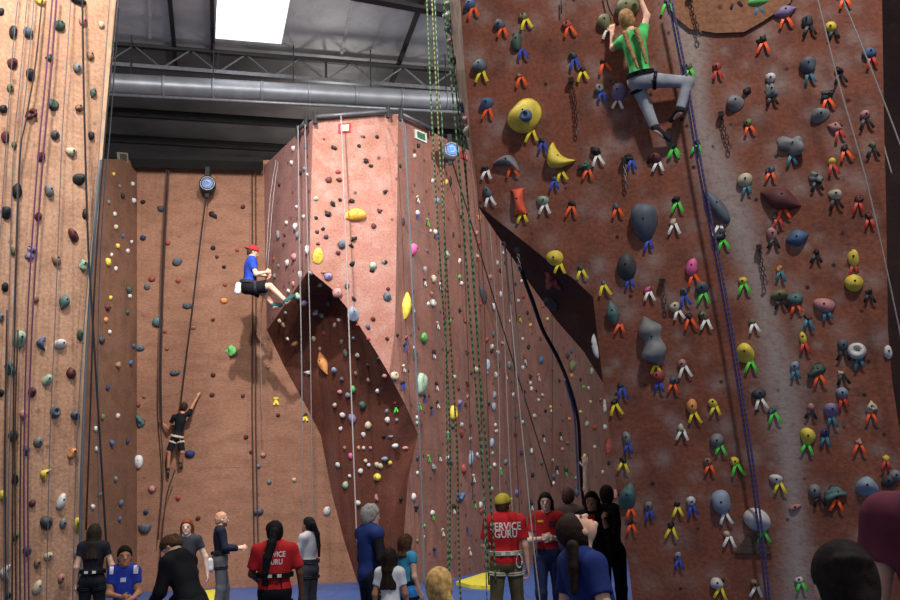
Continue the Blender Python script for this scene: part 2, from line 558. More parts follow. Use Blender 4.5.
# dark steel beam that closes the top of the tan wall
mb = MB()
pb = [P_BACK.hit(70, 163, .25), P_BACK.hit(263, 168, .25)]
mb.tube([pb[0] + V3(0, 0, .1), pb[1] + V3(0, 0, .1)], .16, 4)
o = mb.build('trim_4', mat('soffit_black', (24, 22, 22), .9)); o['kind'] = 'structure'

# ---- roof steelwork
def box_beam(a, b, w, h):
    a, b = np.asarray(a), np.asarray(b)
    d = unit(b - a); s = unit(np.cross(d, V3(0, 0, 1))) if abs(d[2]) < .98 else V3(1, 0, 0)
    u = np.cross(s, d)
    P = [p + s * i * w / 2 + u * j * h / 2 for p in (a, b) for i, j in ((-1, -1), (1, -1), (1, 1), (-1, 1))]
    return P, [(0, 1, 2, 3), (7, 6, 5, 4), (0, 4, 5, 1), (1, 5, 6, 2), (2, 6, 7, 3), (3, 7, 4, 0)]

tr0 = empty('roof_truss', rp(4, .1, ZR - .6))
tag(tr0, 'open web steel roof truss with zigzag bars running above the round duct', 'truss')
def child(mb, name, m, root, smooth=False):
    o = mb.build(name, m, root, smooth)
    o.data.transform(Matrix.Translation(-root.location))
    return o
zt, zb = ZR - .12, ZR - .62
for z, nm in ((zt, 'top_chord'), (zb, 'bottom_chord')):
    mb = MB(); mb.add(*box_beam(rp(-6, .1, z), rp(15, .1, z), .12, .09)); child(mb, nm, M_DARK if nm == 'top_chord' else M_STEEL, tr0)
pitch_ = 1.25
k = 0
s = -2.4
while s < 12:
    mb = MB(); mb.tube([rp(s, .1, zb), rp(s + pitch_ / 2, .1, zt)], .022, 6); child(mb, 'web_bar', M_STEEL, tr0)
    mb = MB(); mb.tube([rp(s + pitch_ / 2, .1, zt), rp(s + pitch_, .1, zb)], .022, 6); child(mb, 'web_bar', M_STEEL, tr0)
    if k % 2 == 0:
        mb = MB(); mb.add(*box_beam(rp(s, .1, zb), rp(s, .1, zt), .05, .05)); child(mb, 'web_post', M_DARK, tr0)
    s += pitch_; k += 1

# purlins under the insulation
for i, (pa, pb_) in enumerate((((168, -20), (176, 66)), ((212, -10), (213, 60)), ((424, -4), (391, 84)))):
    A_, B_ = roof(*pa, -.06), roof(*pb_, -.06)
    mb = MB(); mb.add(*box_beam(A_, B_ , .09, .10))
    o = mb.build('roof_purlin', M_DARK)
    tag(o, ('dark roof purlin between the wall edge and the skylight', 'short dark purlin along the edge of the bright skylight', 'dark roof purlin slanting across the pale insulation beside the green ropes')[i], 'purlin', 'roof purlins')
A_, B_ = roof(352, -6, -.1), roof(470, 16, -.1)
mb = MB(); mb.add(*box_beam(A_, B_, .22, .18)); tag(mb.build('roof_beam', M_DARK), 'wide dark roof beam crossing behind the tops of the green ropes', 'beam')
for i, q in enumerate((2.4, 4.2, 6.2)):
    mb = MB(); mb.add(*box_beam(rp(-8, q, ZR - .12), rp(14, q, ZR - .12), .14, .2))
    tag(mb.build('deck_purlin', mat('black_steel', (40, 38, 38), .6)), ('black purlin under the dark roof just beyond the duct', 'second black purlin under the dark roof, behind the middle wall', 'third and deepest black purlin under the dark roof')[i], 'purlin', 'dark deck purlins')
# seam lines in the insulation
for i, (pa, pb_) in enumerate((((150, -10), (150, 40)), ((356, -14), (341, 56)))):
    mb = MB(); mb.add(*box_beam(roof(*pa, -.02), roof(*pb_, -.02), .07, .03))
    o = mb.build('trim_%d' % (6 + i), mat('seam_tape', (196, 194, 192), .5)); o['kind'] = 'structure'

# round duct
d0, d1 = at(96, 83, 20.6), at(476, 103, 22.4)
d1[2] = d0[2] = (d0[2] + d1[2]) / 2
M_DUCT = mat('galvanised_duct', (128, 130, 136), .42, .10, 3, metal=.4, spec=.5)
du = empty('ventilation_duct', (d0 + d1) / 2)
tag(du, 'long round galvanised air duct hanging below the roof truss', 'duct')
mb = MB()
n_ = 24
mb.tube([d0 + (d1 - d0) * i / n_ for i in range(n_ + 1)], .235, 20); child(mb, 'duct_pipe', M_DUCT, du, True)
for i in range(1, n_, 3):
    p = d0 + (d1 - d0) * i / n_
    dd = unit(d1 - d0)
    mb = MB(); mb.tube([p - dd * .03, p + dd * .03], .246, 20); child(mb, 'duct_collar', M_DUCT, du, True)
for i in range(2, n_, 5):
    p = d0 + (d1 - d0) * i / n_
    mb = MB(); mb.tube([p + V3(0, 0, .22), V3(p[0], p[1], ZR - .02)], .015, 5); child(mb, 'hanger_rod', M_DARK, du)
rr = unit(d1 - d0); q_ = V3(rr[1], -rr[0], 0)
mb = MB(); mb.tube([d0 + q_ * .2 - V3(0, 0, .34), d1 + q_ * .2 - V3(0, 0, .34)], .035, 8)
tag(mb.build('sprinkler_pipe', mat('grey_pipe', (120, 122, 126), .4, metal=.3), smooth=True), 'thin steel pipe running along the underside of the round duct', 'pipe')

# anchor bars on top of the middle wall
def anchor_bar(pa, pb_, plane, label):
    a, b = plane.hit(*pa, .12), plane.hit(*pb_, .12)
    r = empty('anchor_bar', a)
    tag(r, label, 'anchor bar', 'rope anchor bars')
    mb = MB(); mb.tube([a, b], .045, 10); child(mb, 'pipe', M_STEEL, r, True)
    for p in (a, b):
        mb = MB(); mb.tube([p + V3(0, 0, .12), p - V3(0, 0, .16)], .05, 8); child(mb, 'end_bracket', M_DARK, r)
    return r
anchor_bar((315, 117), (388, 111), P_MID, 'long rope anchor bar along the top of the pink middle wall')
anchor_bar((401, 114), (432, 129), P_MIDR, 'sloping rope anchor bar above the small green sign')
anchor_bar((306, 121), (298, 131), P_MIDL, 'short rope anchor bar at the shaded flank of the middle wall')

# small signs (their writing is too small to read in the photograph)
def sign(pxs, plane, border, face, label):
    c = plane.hit(sum(p[0] for p in pxs) / 4, sum(p[1] for p in pxs) / 4, .03)
    q = [plane.hit(*p, .03) for p in pxs]
    mb = MB(); mb.add(q + [p - plane.n * .03 for p in q], [(0, 1, 2, 3), (0, 4, 5, 1), (1, 5, 6, 2), (2, 6, 7, 3), (3, 7, 4, 0)])
    o = mb.build('wall_sign', mat('sign_' + border[0], border[1], .5))
    tag(o, label, 'sign', 'small signs on the middle wall')
    qi = [c + (p - c) * .68 + plane.n * .006 for p in q]
    mb = MB(); mb.add(qi, [(0, 1, 2, 3)])
    mb.build('sign_face', mat('signface_' + face[0], face[1], .5), o)
sign([(338.6, 123.6), (351, 122.8), (350.6, 132), (338.6, 132.6)], P_MID, ('red', (190, 40, 46)), ('cream', (206, 186, 160)), 'small red framed sign with cream centre at the top of the pink wall')
sign([(415, 129), (426.5, 133.5), (427, 143), (415.6, 138)], P_MIDR, ('white', (216, 220, 210)), ('green', (60, 112, 76)), 'small green sign with white border near the top of the middle wall')
sign([(461, 151.5), (468.5, 155), (468.5, 161), (461, 157.5)], P_MIDR, ('crimson', (176, 50, 60)), ('rose', (206, 120, 122)), 'small red and pink sign beside the grey auto belay drum')
sign([(118, 152), (128, 153), (128.5, 163), (118.5, 161.5)], P_ANG, ('tan', (120, 110, 100)), ('shade', (70, 62, 58)), 'small dark framed sign high in the shaded corner of the tan wall')

# yellow wedge mats
def wedge_mat(pts, label):
    g = []
    for x, y in pts:
        d = ray(x, y); g.append(CAM + d * (-1.6 / d[2]))
    c = sum(g) / len(g)
    r = mobj('crash_mat', [p - c for p in g] + [p - c + V3(0, 0, .07) for p in g], [tuple(range(len(g), 2 * len(g)))] + [(i, (i + 1) % len(g), (i + 1) % len(g) + len(g), i + len(g)) for i in range(len(g))], mat('yellow_vinyl', (196, 182, 62), .5), smooth=False)
    r.location = c
    tag(r, label, 'mat', 'yellow crash mats')
wedge_mat([(456, 585), (483, 576), (492, 575), (493, 590), (470, 588.5)], 'pale yellow pointed crash mat on the blue floor behind the man in the cap')
wedge_mat([(196, 600), (203, 594), (222, 592), (226, 604), (200, 606)], 'yellow crash mat on the blue floor below the bald man')
# ------------------------------------------------------------------ climbing holds
HC = {'K': ('black', (40, 39, 42)), 'G': ('grey', (128, 128, 130)), 'W': ('white', (216, 210, 204)), 'B': ('blue', (70, 104, 150)), 'D': ('navy', (40, 58, 120)),
      'T': ('teal', (74, 116, 112)), 'N': ('dark green', (62, 92, 76)), 'L': ('bright green', (96, 172, 92)), 'Y': ('yellow', (216, 190, 66)), 'O': ('orange', (212, 138, 76)),
      'R': ('red', (180, 66, 60)), 'M': ('maroon', (108, 46, 46)), 'P': ('lavender', (140, 120, 170)), 'I': ('pink', (222, 96, 150)), 'C': ('cream', (206, 188, 150)),
      'Z': ('tan', (164, 112, 78)), 'S': ('slate blue', (88, 98, 112)), 'X': ('pale blue', (138, 156, 180)), 'V': ('olive', (120, 118, 72)), 'F': ('pale green', (152, 184, 150)),
      'U': ('rose', (206, 128, 124)), 'A': ('charcoal', (70, 72, 76)), 'Q': ('orange-red', (222, 88, 56)), 'J': ('amber', (226, 168, 58))}
def _soft(c, k=.26, g=.93):
    l = .3 * c[0] + .59 * c[1] + .11 * c[2]
    return tuple(int((x + (l - x) * k) * g) for x in c)
HC = {k: (n, _soft(c, .08, 1.0) if k in 'YLIOQJ' else _soft(c)) for k, (n, c) in HC.items()}
TC = {'o': ('orange', (240, 92, 40)), 'y': ('yellow', (232, 212, 52)), 'w': ('white', (232, 228, 220)), 'g': ('green', (84, 208, 72)), 'b': ('blue', (52, 76, 170)),
      'k': ('black', (24, 23, 26)), 't': ('teal', (52, 112, 132)), 'r': ('red', (186, 56, 44))}
SHP = {'e': 'rounded', 'c': 'crescent', 'g': 'hourglass', 'l': 'leaf-shaped', 'r': 'ring-shaped', 'h': 'half-dome', 'w': 'wedge', 't': 'two-lobed', 'd': 'diamond', 'b': 'long', 'k': 'knobbly'}
# x,y,width,height,colour+shape[angle],tape[+dx]   - read off the photograph for each wall
NEAR = """470,5,12,11,Be,o5;524,17,9,9,Ve,y3;500,25,11,11,Se,o4;517,42,10,20,Nb10,b6;567,24,9,9,Rk,o3;605,23,14,18,Ve,w4;628,8,24,20,Ve,;480,66,16,14,Se,y3;573,56,9,9,Ae,b2;603,62,6,6,Kk,o2
583,70,7,6,Kk,y;520,76,6,6,Zk,o2;487,104,15,13,Be,o2;525,116,36,35,Ye,y8;600,89,11,11,Gk,b2;619,92,16,19,Pe,w-2;542,141,6,6,Kk,b2;558,159,22,30,Yc-40,y3;596,152,10,11,Kk,w2;629,158,9,9,Kk,b4
655,158,14,12,Me,w4;674,147,7,7,Kk,g;508,162,29,14,Gc112,o5;485,169,8,7,Ke,w3;488,192,8,13,Sb-20,w2;519,202,17,27,Qg,y4;543,201,13,10,Fe,w3;585,166,13,12,Nk,o4;555,179,6,6,Se,b;572,204,8,7,Kk,o
616,206,8,8,Sk,o2;644,223,27,39,Se14,b4;673,222,7,7,Ck,w2;676,200,9,8,Kk,g2;627,267,20,27,Ae25,b2;555,258,18,16,Ye,y6;581,268,7,7,Nk,y1;604,283,6,7,Gk,y;647,290,8,7,Ik,w3
613,313,14,27,Tl-5,o8;675,307,11,11,Ce,w4;652,341,30,52,Gt-15,y2;658,376,15,14,Re,b1;674,380,9,9,Se,o-1;621,386,6,6,Kk,b2;614,402,7,7,Kk,y2;627,438,9,14,Ge,b2
681,427,8,8,Ck,w2;623,459,8,8,Kk,y1;628,496,17,28,Tw20,o2;630,522,6,7,Kk,o2;649,506,9,10,Ge,b0;677,505,7,7,Kk,y1;671,525,7,7,Kk,y1;678,556,7,9,Xe,b1;697,143,7,7,Kk,g
667,1,7,7,Kk,g;759,2,25,11,Le,t;735,-2,8,7,Kk,k;785,12,23,13,Pl82,o0;807,22,11,11,Ak,k2;831,27,11,11,Ye,k3;761,40,11,9,Kk,o3;844,-3,8,7,Kk,o;869,53,14,11,Be,r2;808,66,17,17,Se-10,t
717,67,9,9,Re,r;687,67,11,9,Ve,g3;771,78,10,10,We,;771,90,13,17,Gk,k;839,71,9,10,Kk,k;735,103,17,18,Gw-30,;747,91,8,8,Kk,;828,95,14,10,Ak,o-1;820,115,19,15,Gw-20,;835,127,15,10,Ul112,r4
748,123,9,9,Vk,o1;865,115,10,10,Ue,k0;791,146,26,22,Gk,t0;872,145,8,8,Vk,k0;845,148,8,8,Kk,o;673,146,7,7,Gk,g1;745,180,15,14,Ce,t2;770,170,10,8,Sk,o1;781,199,42,22,Ml118,o1;775,216,7,7,Zk,r3
816,177,15,12,Gk,k0;832,162,8,8,Ye,r0;835,195,13,11,Ce,k-1;859,199,9,8,Mk,r-1;869,216,8,8,Mk,r0;717,207,14,40,Sb-30,w1;720,235,13,14,Ak,g3;772,234,10,13,Ue,k2;797,238,23,17,Bd-10,;816,252,7,7,Kk,k0
779,269,7,7,Ok,t2;692,267,12,18,Ib20,o1;743,281,9,8,Ye,g1;702,288,13,13,Se,g2;684,292,8,9,Sk,b0;853,258,11,17,Ye,r0;854,283,18,18,Ye,;869,292,7,7,Kk,k0;779,295,17,11,Ve,k1;795,299,16,13,Te,o0;824,305,21,14,Ub-70,t2
689,316,7,7,Kk,o1;703,316,10,11,Vk,w4;752,322,7,7,Vk,w2;808,317,8,7,Mk,t0;803,338,7,13,Yb,r1;745,353,19,21,Yw,g6;843,345,10,12,Se,k0;857,351,18,17,Wr,t1;795,366,9,10,Xe,t0;816,370,19,13,Nk-15,o3;841,373,6,6,Ck,k1;842,393,12,12,Xe,r0
682,363,9,9,Ue,w3;759,394,14,11,Ae,w1;871,407,12,14,Ck,o-1;811,407,7,8,Ue,k0;831,410,14,15,Pe,t0;692,406,11,15,Oe,y2;713,403,9,9,Ye,y3;772,410,9,8,Tk,g2;808,436,15,17,Ye,g-2;825,433,9,9,De,t0;859,441,7,7,Uk,o0;717,440,14,14,Ge,g4;888,352,8,14,We,
708,462,9,9,Ze,o2;735,461,9,9,Yk,g2;776,479,13,10,We10,y4;721,502,19,25,Xe,w4;691,501,10,10,We,b1;757,520,26,25,We,g6;836,493,23,16,Tk5,o0;867,486,22,20,Xw,;815,491,12,14,Ge,k3;886,458,7,7,Yk,r0;888,481,14,13,Ae,;896,475,13,12,Ge,
727,534,7,7,Ce,w3;795,507,13,6,Ub72,;717,583,13,12,We,y4;755,583,10,9,Ze,w2;799,580,9,7,We,g2;655,352,6,6,Kk,;840,126,5,5,Kk,;505,243,9,6,Ue,;604,406,8,14,We,;607,446,13,20,Rl20,o-2;597,346,7,26,Wb,;553,303,18,17,Ae-30,;553,281,19,25,Rk,"""
LEFT = """1,12,6,8,Ke,;13,32,8,14,Ke,;28,33,10,11,Se,;59,26,11,11,Ne,;83,22,9,10,Ue,;101,25,6,8,Ce,;49,58,9,7,Nk,;90,56,8,10,Ze,;12,64,10,12,Me,;30,75,9,13,Ke,;77,68,9,11,Ge,;10,88,7,9,Ve,;3,109,8,9,Ke,;93,93,7,12,Nl10,;53,105,12,12,Nk,;31,114,12,12,Mk,;79,108,9,9,Zk,;5,137,8,13,Me,;14,145,6,7,Ve,;55,135,9,10,Ae,;91,136,7,9,Ke,;71,152,12,9,Ce,;41,157,8,11,Me,;77,1,19,7,Ke,;40,2,11,7,Ye,
17,191,10,16,Ke,;79,179,12,14,Kw40,;49,191,10,12,Ge,;6,213,11,13,Ke,;38,217,7,10,Me,;85,214,6,11,Ke,;73,235,9,15,Me-40,;31,253,11,14,Pk,;56,260,9,11,Ze,;83,265,10,12,Fk,;14,251,7,9,Ve,;5,287,7,10,Ke,;64,302,11,17,Tl15,;36,300,6,7,Ze,
1,317,6,9,Ge,;19,339,14,18,Fw,;41,343,10,14,Bc,;60,344,13,10,We,;80,335,7,12,Ne,;10,368,12,14,Tk,;47,380,9,13,Fe25,;71,373,10,11,Me,;1,393,6,8,Ke,;32,392,8,10,Me,;89,393,6,11,Ke,;55,412,11,12,Sr,;75,415,10,10,Se,;23,415,8,10,Ue,;13,436,10,12,Ae,;26,451,7,10,Se,;38,442,10,11,Ge,;72,453,10,10,Ok,
44,474,9,13,Yc20,;2,495,8,11,Ye,;15,479,7,11,Ke,;32,503,7,7,Me,;61,501,9,17,Wb15,;46,523,13,14,Ae,;63,523,8,11,Ge,;77,524,9,13,Yw,;15,536,7,10,Ve,;27,551,9,11,Se,;48,556,10,8,Cb60,;37,563,7,10,Ze,;77,555,7,10,Ge,;61,578,7,9,Ue,;5,573,11,17,Wc,;37,587,9,15,Cb20,;8,596,6,7,Ke,"""
BACK = """113,174,4,4,Ye,;132,184,5,5,We,;119,186,4,4,Ge,;122,196,6,6,Ke,;133,201,6,6,We,;108,202,5,5,Ge,;114,214,5,5,We,;115,227,6,6,Ce,;122,236,5,5,Be,;117,246,6,6,Ye,;131,242,4,4,We,;127,251,5,5,We,;111,255,4,5,We,;107,262,8,9,Ye,;115,269,5,5,We,;110,298,5,5,Ye,;128,290,9,8,Ne,;129,296,5,5,We,;107,308,10,7,Me,;105,320,6,6,Oe,;109,332,5,5,We,;101,340,10,7,Ae,;117,365,10,7,Zk,;130,363,6,6,Be,;107,388,6,6,De,;102,417,6,7,Ve,;117,416,6,6,We,;95,429,6,6,We,;111,443,7,7,Be,;127,442,5,7,De,;96,449,6,6,We,
143,202,5,5,Ke,;161,209,7,7,Ae,;143,238,6,6,De,;213,215,8,8,Kk,;177,262,10,9,Se,;168,243,5,5,Re,;213,248,5,5,Ke,;217,257,4,4,Me,;224,267,4,4,Ke,;237,250,4,4,Re,;225,285,4,4,Re,;224,301,8,6,Oe,;152,279,7,6,Re,;147,287,6,6,Se,;178,281,5,5,Re,;187,306,9,7,Se,;127,312,7,6,Ne,;158,322,11,11,Te,;165,332,4,4,Re,;140,348,9,7,Se,;133,346,5,5,Be,;175,373,10,6,Se,;193,328,6,4,Ze,;167,349,4,4,Re,;213,320,4,4,Me,;213,375,5,5,Me,;212,395,5,5,Me,;138,405,5,5,Re,;144,397,4,4,Ze,;140,421,10,15,Tk,;190,454,10,8,De,;138,462,10,14,We,;115,479,6,6,Ge,;152,489,7,7,Ue,;178,498,5,5,Re,;198,518,5,5,Me,;120,503,7,7,Se,;99,495,6,6,Se,;92,507,6,6,We,;146,512,5,5,De,;119,519,6,6,Be,;145,529,13,9,Sh,;243,207,5,5,Me,;231,351,12,13,Lk,;276,399,6,4,Ye,y;305,415,5,4,Kk,y;268,368,5,4,Ze,;243,396,4,4,Me,;278,415,4,4,Me,;246,437,5,5,Me,;251,452,4,4,Me,;263,455,6,5,Ue,;258,466,5,5,Ge,;269,482,5,5,Ge,;294,480,5,5,Ce,;258,512,11,7,Se,;327,511,8,9,We,;243,287,4,4,Me,"""
MIDDLE = """294,149,6,6,We,;292,163,5,5,We,;306,147,4,4,Be,;305,169,5,5,Pe,;301,173,5,5,Ke,;308,175,4,4,We,;280,185,4,4,Ke,;297,207,4,4,We,;304,217,5,5,We,;287,223,5,5,We,;296,227,7,8,We,;279,235,6,10,Ge,;298,235,5,8,Ge,;285,235,4,4,Me,;308,250,7,10,We,;295,257,8,8,Ue,;288,263,6,7,We,;284,245,4,4,Ke,;274,259,4,4,Re,;279,266,4,5,Ge,;275,276,5,5,Ge,;301,275,6,9,We,;294,284,5,6,Ue,;289,291,6,5,We,;299,296,8,8,Fe,;303,303,9,8,Pe,
334,148,6,5,Kk,;324,139,3,3,Re,;359,146,4,4,Ke,;366,161,6,6,Kk,;371,166,5,4,Ke,;328,180,7,7,Mk,;338,172,6,4,Re,;339,180,6,5,Me,;364,137,3,3,Me,;316,199,5,5,Fe,;340,200,4,4,Ke,;333,204,6,6,Kk,;328,214,7,7,Kk,;352,201,6,5,Kk,;355,215,22,13,Je,;316,218,4,4,Ke,;323,229,4,4,Ke,;317,232,4,4,Me,;326,237,5,5,Ae,;342,245,9,9,Se,;354,239,6,6,Kk,;351,246,5,5,Kk,;338,253,5,5,Me,;352,264,6,6,Kk,;318,256,11,17,Yw,;318,244,4,3,Me,;374,226,6,6,Mk,;373,266,8,8,Fe,;384,262,5,5,Ge,;387,297,8,10,Se,;354,299,5,5,Kk,;380,211,6,5,Mk,;377,137,4,4,Ke,;385,192,4,4,Ke,;328,277,9,8,Pe,;337,293,10,10,Ue,;347,286,5,7,Se,;344,305,4,4,Ke,;353,314,12,15,Xw,;358,325,5,4,Re,;368,327,5,6,Se,;373,319,5,5,Me,;368,339,4,4,Re,;324,273,6,4,Ze,;372,271,5,4,Ke,;379,359,5,5,Ke,;387,339,4,4,Ke,;388,289,4,4,Me,;397,335,4,4,Ke,
418,146,5,5,Ke,;414,151,4,4,Me,;414,156,5,5,We,;432,158,4,4,Me,;432,181,5,5,We,;446,182,4,6,Ye,;450,181,3,12,Kb,;400,166,4,5,Ke,;417,197,5,4,Ck,w;417,213,6,6,We,b;427,220,5,4,Fk,g;436,201,9,8,Xe,;435,232,7,6,We,b;430,231,4,4,We,;386,191,4,3,Me,;380,211,4,4,Me,;385,262,5,5,Ke,;412,250,11,13,Ie,;403,222,3,9,Kb,;424,269,6,6,We,;446,254,8,9,Fk,;459,246,4,4,Ke,;459,261,4,6,We,;453,235,3,6,Kb,;478,218,6,6,Oe,;476,233,6,6,Ue,;478,243,6,6,Re,;477,256,5,5,Ck,r;461,217,4,4,Ke,;427,251,4,4,Ge,;424,280,6,4,Kk,w;433,279,8,9,Ce,;440,284,4,4,We,w;424,271,4,4,We,;431,294,6,5,Ue,;432,303,8,8,Wr,;428,304,5,5,We,;405,306,12,29,Yl8,;412,306,5,4,Mk,w;437,323,5,4,Ue,w;423,339,10,11,Lh-40,;406,338,6,5,Rk,b;404,345,5,4,Kk,b;414,348,4,4,We,;459,277,5,5,Le,;461,283,5,5,We,;459,310,5,5,Kk,;465,321,6,5,Re,;449,321,5,5,Le,;482,295,8,20,Ab-30,;490,277,6,5,Ue,;493,307,5,8,We,;486,340,8,6,Re,;493,334,6,8,Se,;491,347,6,6,We,;480,304,4,5,Re,
414,355,5,13,Nk,;433,352,6,5,Kk,w;403,366,5,4,Ck,w;420,384,15,23,Fe,;436,384,6,5,Kk,w;403,382,5,4,Kk,b;424,396,5,4,Kk,b;437,402,5,4,Kk,w;431,408,5,4,Kk,b;419,404,5,3,Lk,g;417,418,6,5,We,;417,423,6,5,Fe,;447,351,6,5,Ne,;454,377,5,5,Fe,;458,388,5,4,Mk,;459,403,6,7,Pe,b;452,413,10,15,Yr,;461,425,6,5,We,;452,426,6,6,Nk,;467,384,6,5,Kk,r;467,397,4,5,Zk,;465,405,4,4,Ke,;467,353,5,4,Ke,;475,370,7,7,Ce,;471,373,4,4,Ke,;487,365,6,12,Xb,;487,373,4,4,Pe,;491,351,5,5,Ke,;497,353,5,5,We,;498,365,4,9,Nk,;495,375,5,7,We,;509,365,8,8,Ge,;505,373,6,4,Rk,w;494,395,5,8,Xe,;493,407,6,9,Xe,;488,403,6,6,Nk,;513,395,5,5,We,;515,416,6,6,Te,;495,425,4,4,We,;470,426,5,4,Ke,
447,433,6,6,Fk,g;461,434,8,7,Rk,;470,439,4,4,We,;491,443,6,10,Xb,;470,458,7,16,Xb,;477,455,5,6,Wk,;428,456,5,3,Lk,g;439,455,5,4,Nk,w;447,458,5,5,We,;449,463,7,9,Nk,;433,467,8,7,Gk,;463,469,8,10,Rk,;473,476,5,4,Ck,w;472,484,6,5,Kk,;459,497,13,12,Bk,;483,483,5,5,Re,;492,454,5,6,Fk,;505,462,7,6,Ge,;500,469,5,4,Lk,g;494,465,5,5,We,;489,468,5,5,Fe,;413,497,6,8,We,;417,458,5,6,Ae,;417,473,4,4,We,;415,505,5,5,Se,;474,502,5,4,Kk,g;480,505,5,7,We,;516,493,7,7,Pe,;496,431,5,4,We,;515,435,5,5,Ke,;453,507,7,6,Kk,w;491,489,5,5,Fe,;432,513,7,6,We,g;442,530,5,4,Ck,w;434,549,5,4,Kk,b;449,552,5,4,Kk,g;467,528,5,4,Kk,b;469,549,5,4,Uk,w;424,526,4,4,Le,;423,537,4,4,We,;417,541,4,4,Ve,;416,508,9,8,Ak,;481,511,6,7,Re,
503,253,4,4,We,;500,271,5,5,Ke,;497,263,4,5,We,;505,263,4,5,Ke,;500,294,4,7,We,;494,307,5,5,Xe,;518,301,5,4,We,;523,297,6,4,Re,;515,284,4,4,Ae,;521,281,5,4,We,;519,316,5,4,Vk,y;527,313,4,4,Ke,;510,321,5,4,We,;530,325,5,4,Ye,;543,306,5,4,Re,;547,319,5,4,Ye,;502,343,5,4,Oe,;522,339,5,4,We,;528,347,6,5,Ke,;540,339,4,4,Me,;524,357,5,5,Rk,w;540,360,8,8,Be,;522,368,5,5,We,;526,365,4,4,Pe,;552,369,4,4,Re,;538,375,5,4,Ue,w;530,377,5,5,Ke,;530,383,4,4,We,;531,389,6,5,We,;524,392,4,4,Ke,;536,391,3,3,Ke,;542,395,6,4,Ce,;538,400,5,4,We,;571,366,13,13,Vw-30,;567,356,7,6,Ae,;571,351,6,5,Be,;571,376,6,5,Oe,;580,380,4,4,Ke,;583,387,7,6,Lk,;588,388,5,4,We,;590,402,5,4,Ce,;600,400,6,5,Zk,;550,407,5,4,Ye,;559,381,4,4,Ke,;591,371,5,8,Fe,
534,416,6,5,Ce,;522,422,5,4,We,;545,411,5,4,Ke,;551,411,4,4,We,;543,436,5,5,Kk,w;560,434,6,5,Kk,w;569,419,6,4,Oe,;562,419,5,5,Se,;567,443,6,5,Ve,;562,449,6,4,Ue,;586,424,6,6,Fe,;594,427,7,7,Re,;604,427,6,6,We,;594,447,5,4,We,;531,451,5,6,Wk,;541,463,6,5,Se,;556,468,6,5,Kk,w;565,469,7,7,Nk,g;553,477,7,7,Sk,;575,478,5,4,Le,;532,475,6,5,Ke,;521,453,5,5,De,;584,456,5,5,Ye,;602,472,4,4,We,;553,483,4,4,We,;608,463,5,5,Ke,;580,412,5,4,Ye,;576,492,8,10,Se,;531,503,6,8,Kk,w;552,460,4,4,We,;614,494,7,10,Ue,
320,284,6,6,We,;311,272,6,6,We,;315,312,7,8,We,;322,315,6,6,Ce,;339,320,5,4,We,;335,325,4,6,Cb40,;280,321,5,5,Ce,;286,313,4,4,Ge,;284,325,5,6,Ze,;294,343,7,7,Oe,;314,339,5,6,Ce,;288,339,4,4,We,;324,333,4,6,Rb-40,;329,303,6,7,Ve,;342,342,5,6,Ge,;354,338,5,4,Ge,;320,349,4,4,Ce,;324,363,11,26,Ol-20,;335,370,7,7,Xk,;342,379,5,5,Se,;308,373,8,5,Wk,;358,355,6,5,We,;346,353,5,9,Ge,;353,389,7,8,Le,;348,395,7,6,Ge,;340,392,6,5,Ue,;335,405,5,5,Ce,;363,405,8,9,Ne,;343,415,6,6,We,;353,419,10,11,Pe,;369,425,8,8,Ce,;341,429,5,5,We,;378,391,5,5,We,;369,380,5,5,Ze,;395,403,5,4,Rk,;397,406,5,4,Kk,g;388,420,6,7,We,;387,411,5,5,Ge,;397,420,5,4,Ge,;394,376,10,9,Cr,;385,376,7,5,Ue,;402,383,5,4,Kk,b;368,365,5,5,Ke,;356,374,4,6,Ve,
364,435,5,6,We,;395,446,7,6,We,;405,448,7,4,Ue,;351,456,5,7,Ie,;338,465,6,6,We,;345,448,4,5,Ze,;366,461,5,5,Ce,;369,465,5,4,We,;361,471,6,6,We,;385,459,8,5,Xe,;377,465,7,6,Ce,;381,466,6,6,Ce,;390,463,5,5,Ye,;378,477,9,8,Ye,;346,485,7,8,Fe,;358,503,8,6,We,;377,498,9,5,Uc90,;359,448,4,5,Oe,;364,448,4,4,We,;371,448,4,4,Ue,;384,436,5,5,Ke,;391,437,7,4,Ge,;401,499,5,5,Ke,;350,476,4,4,We,;371,510,7,6,We,"""

def parse(txt, wall):
    out = []
    for it in txt.replace('\n', ';').split(';'):
        it = it.strip()
        if not it: continue
        x, y, w_, h_, cs, tp = it.split(',')
        sh = cs[1]; ang = float(cs[2:] or 0)
        tape = tp[:1] or None
        dx = float(tp[1:] or 0)
        out.append(dict(x=float(x), y=float(y), w=float(w_), h=float(h_), c=cs[0], s=sh, a=ang, t=tape, dx=dx, wall=wall))
    return out
HOLDS = parse(NEAR, 'near') + parse(LEFT, 'left') + parse(BACK, 'back') + parse(MIDDLE, 'middle')

build_near_done = False
# surfaces to set the holds on
def bvh_of(names):
    V, Fs = [], []
    for o in COL.objects:
        if o.name in names:
            b = len(V)
            V += [v.co.copy() for v in o.data.vertices]
            Fs += [[i + b for i in p.vertices] for p in o.data.polygons]
    return BVHTree.FromPolygons(V, Fs)
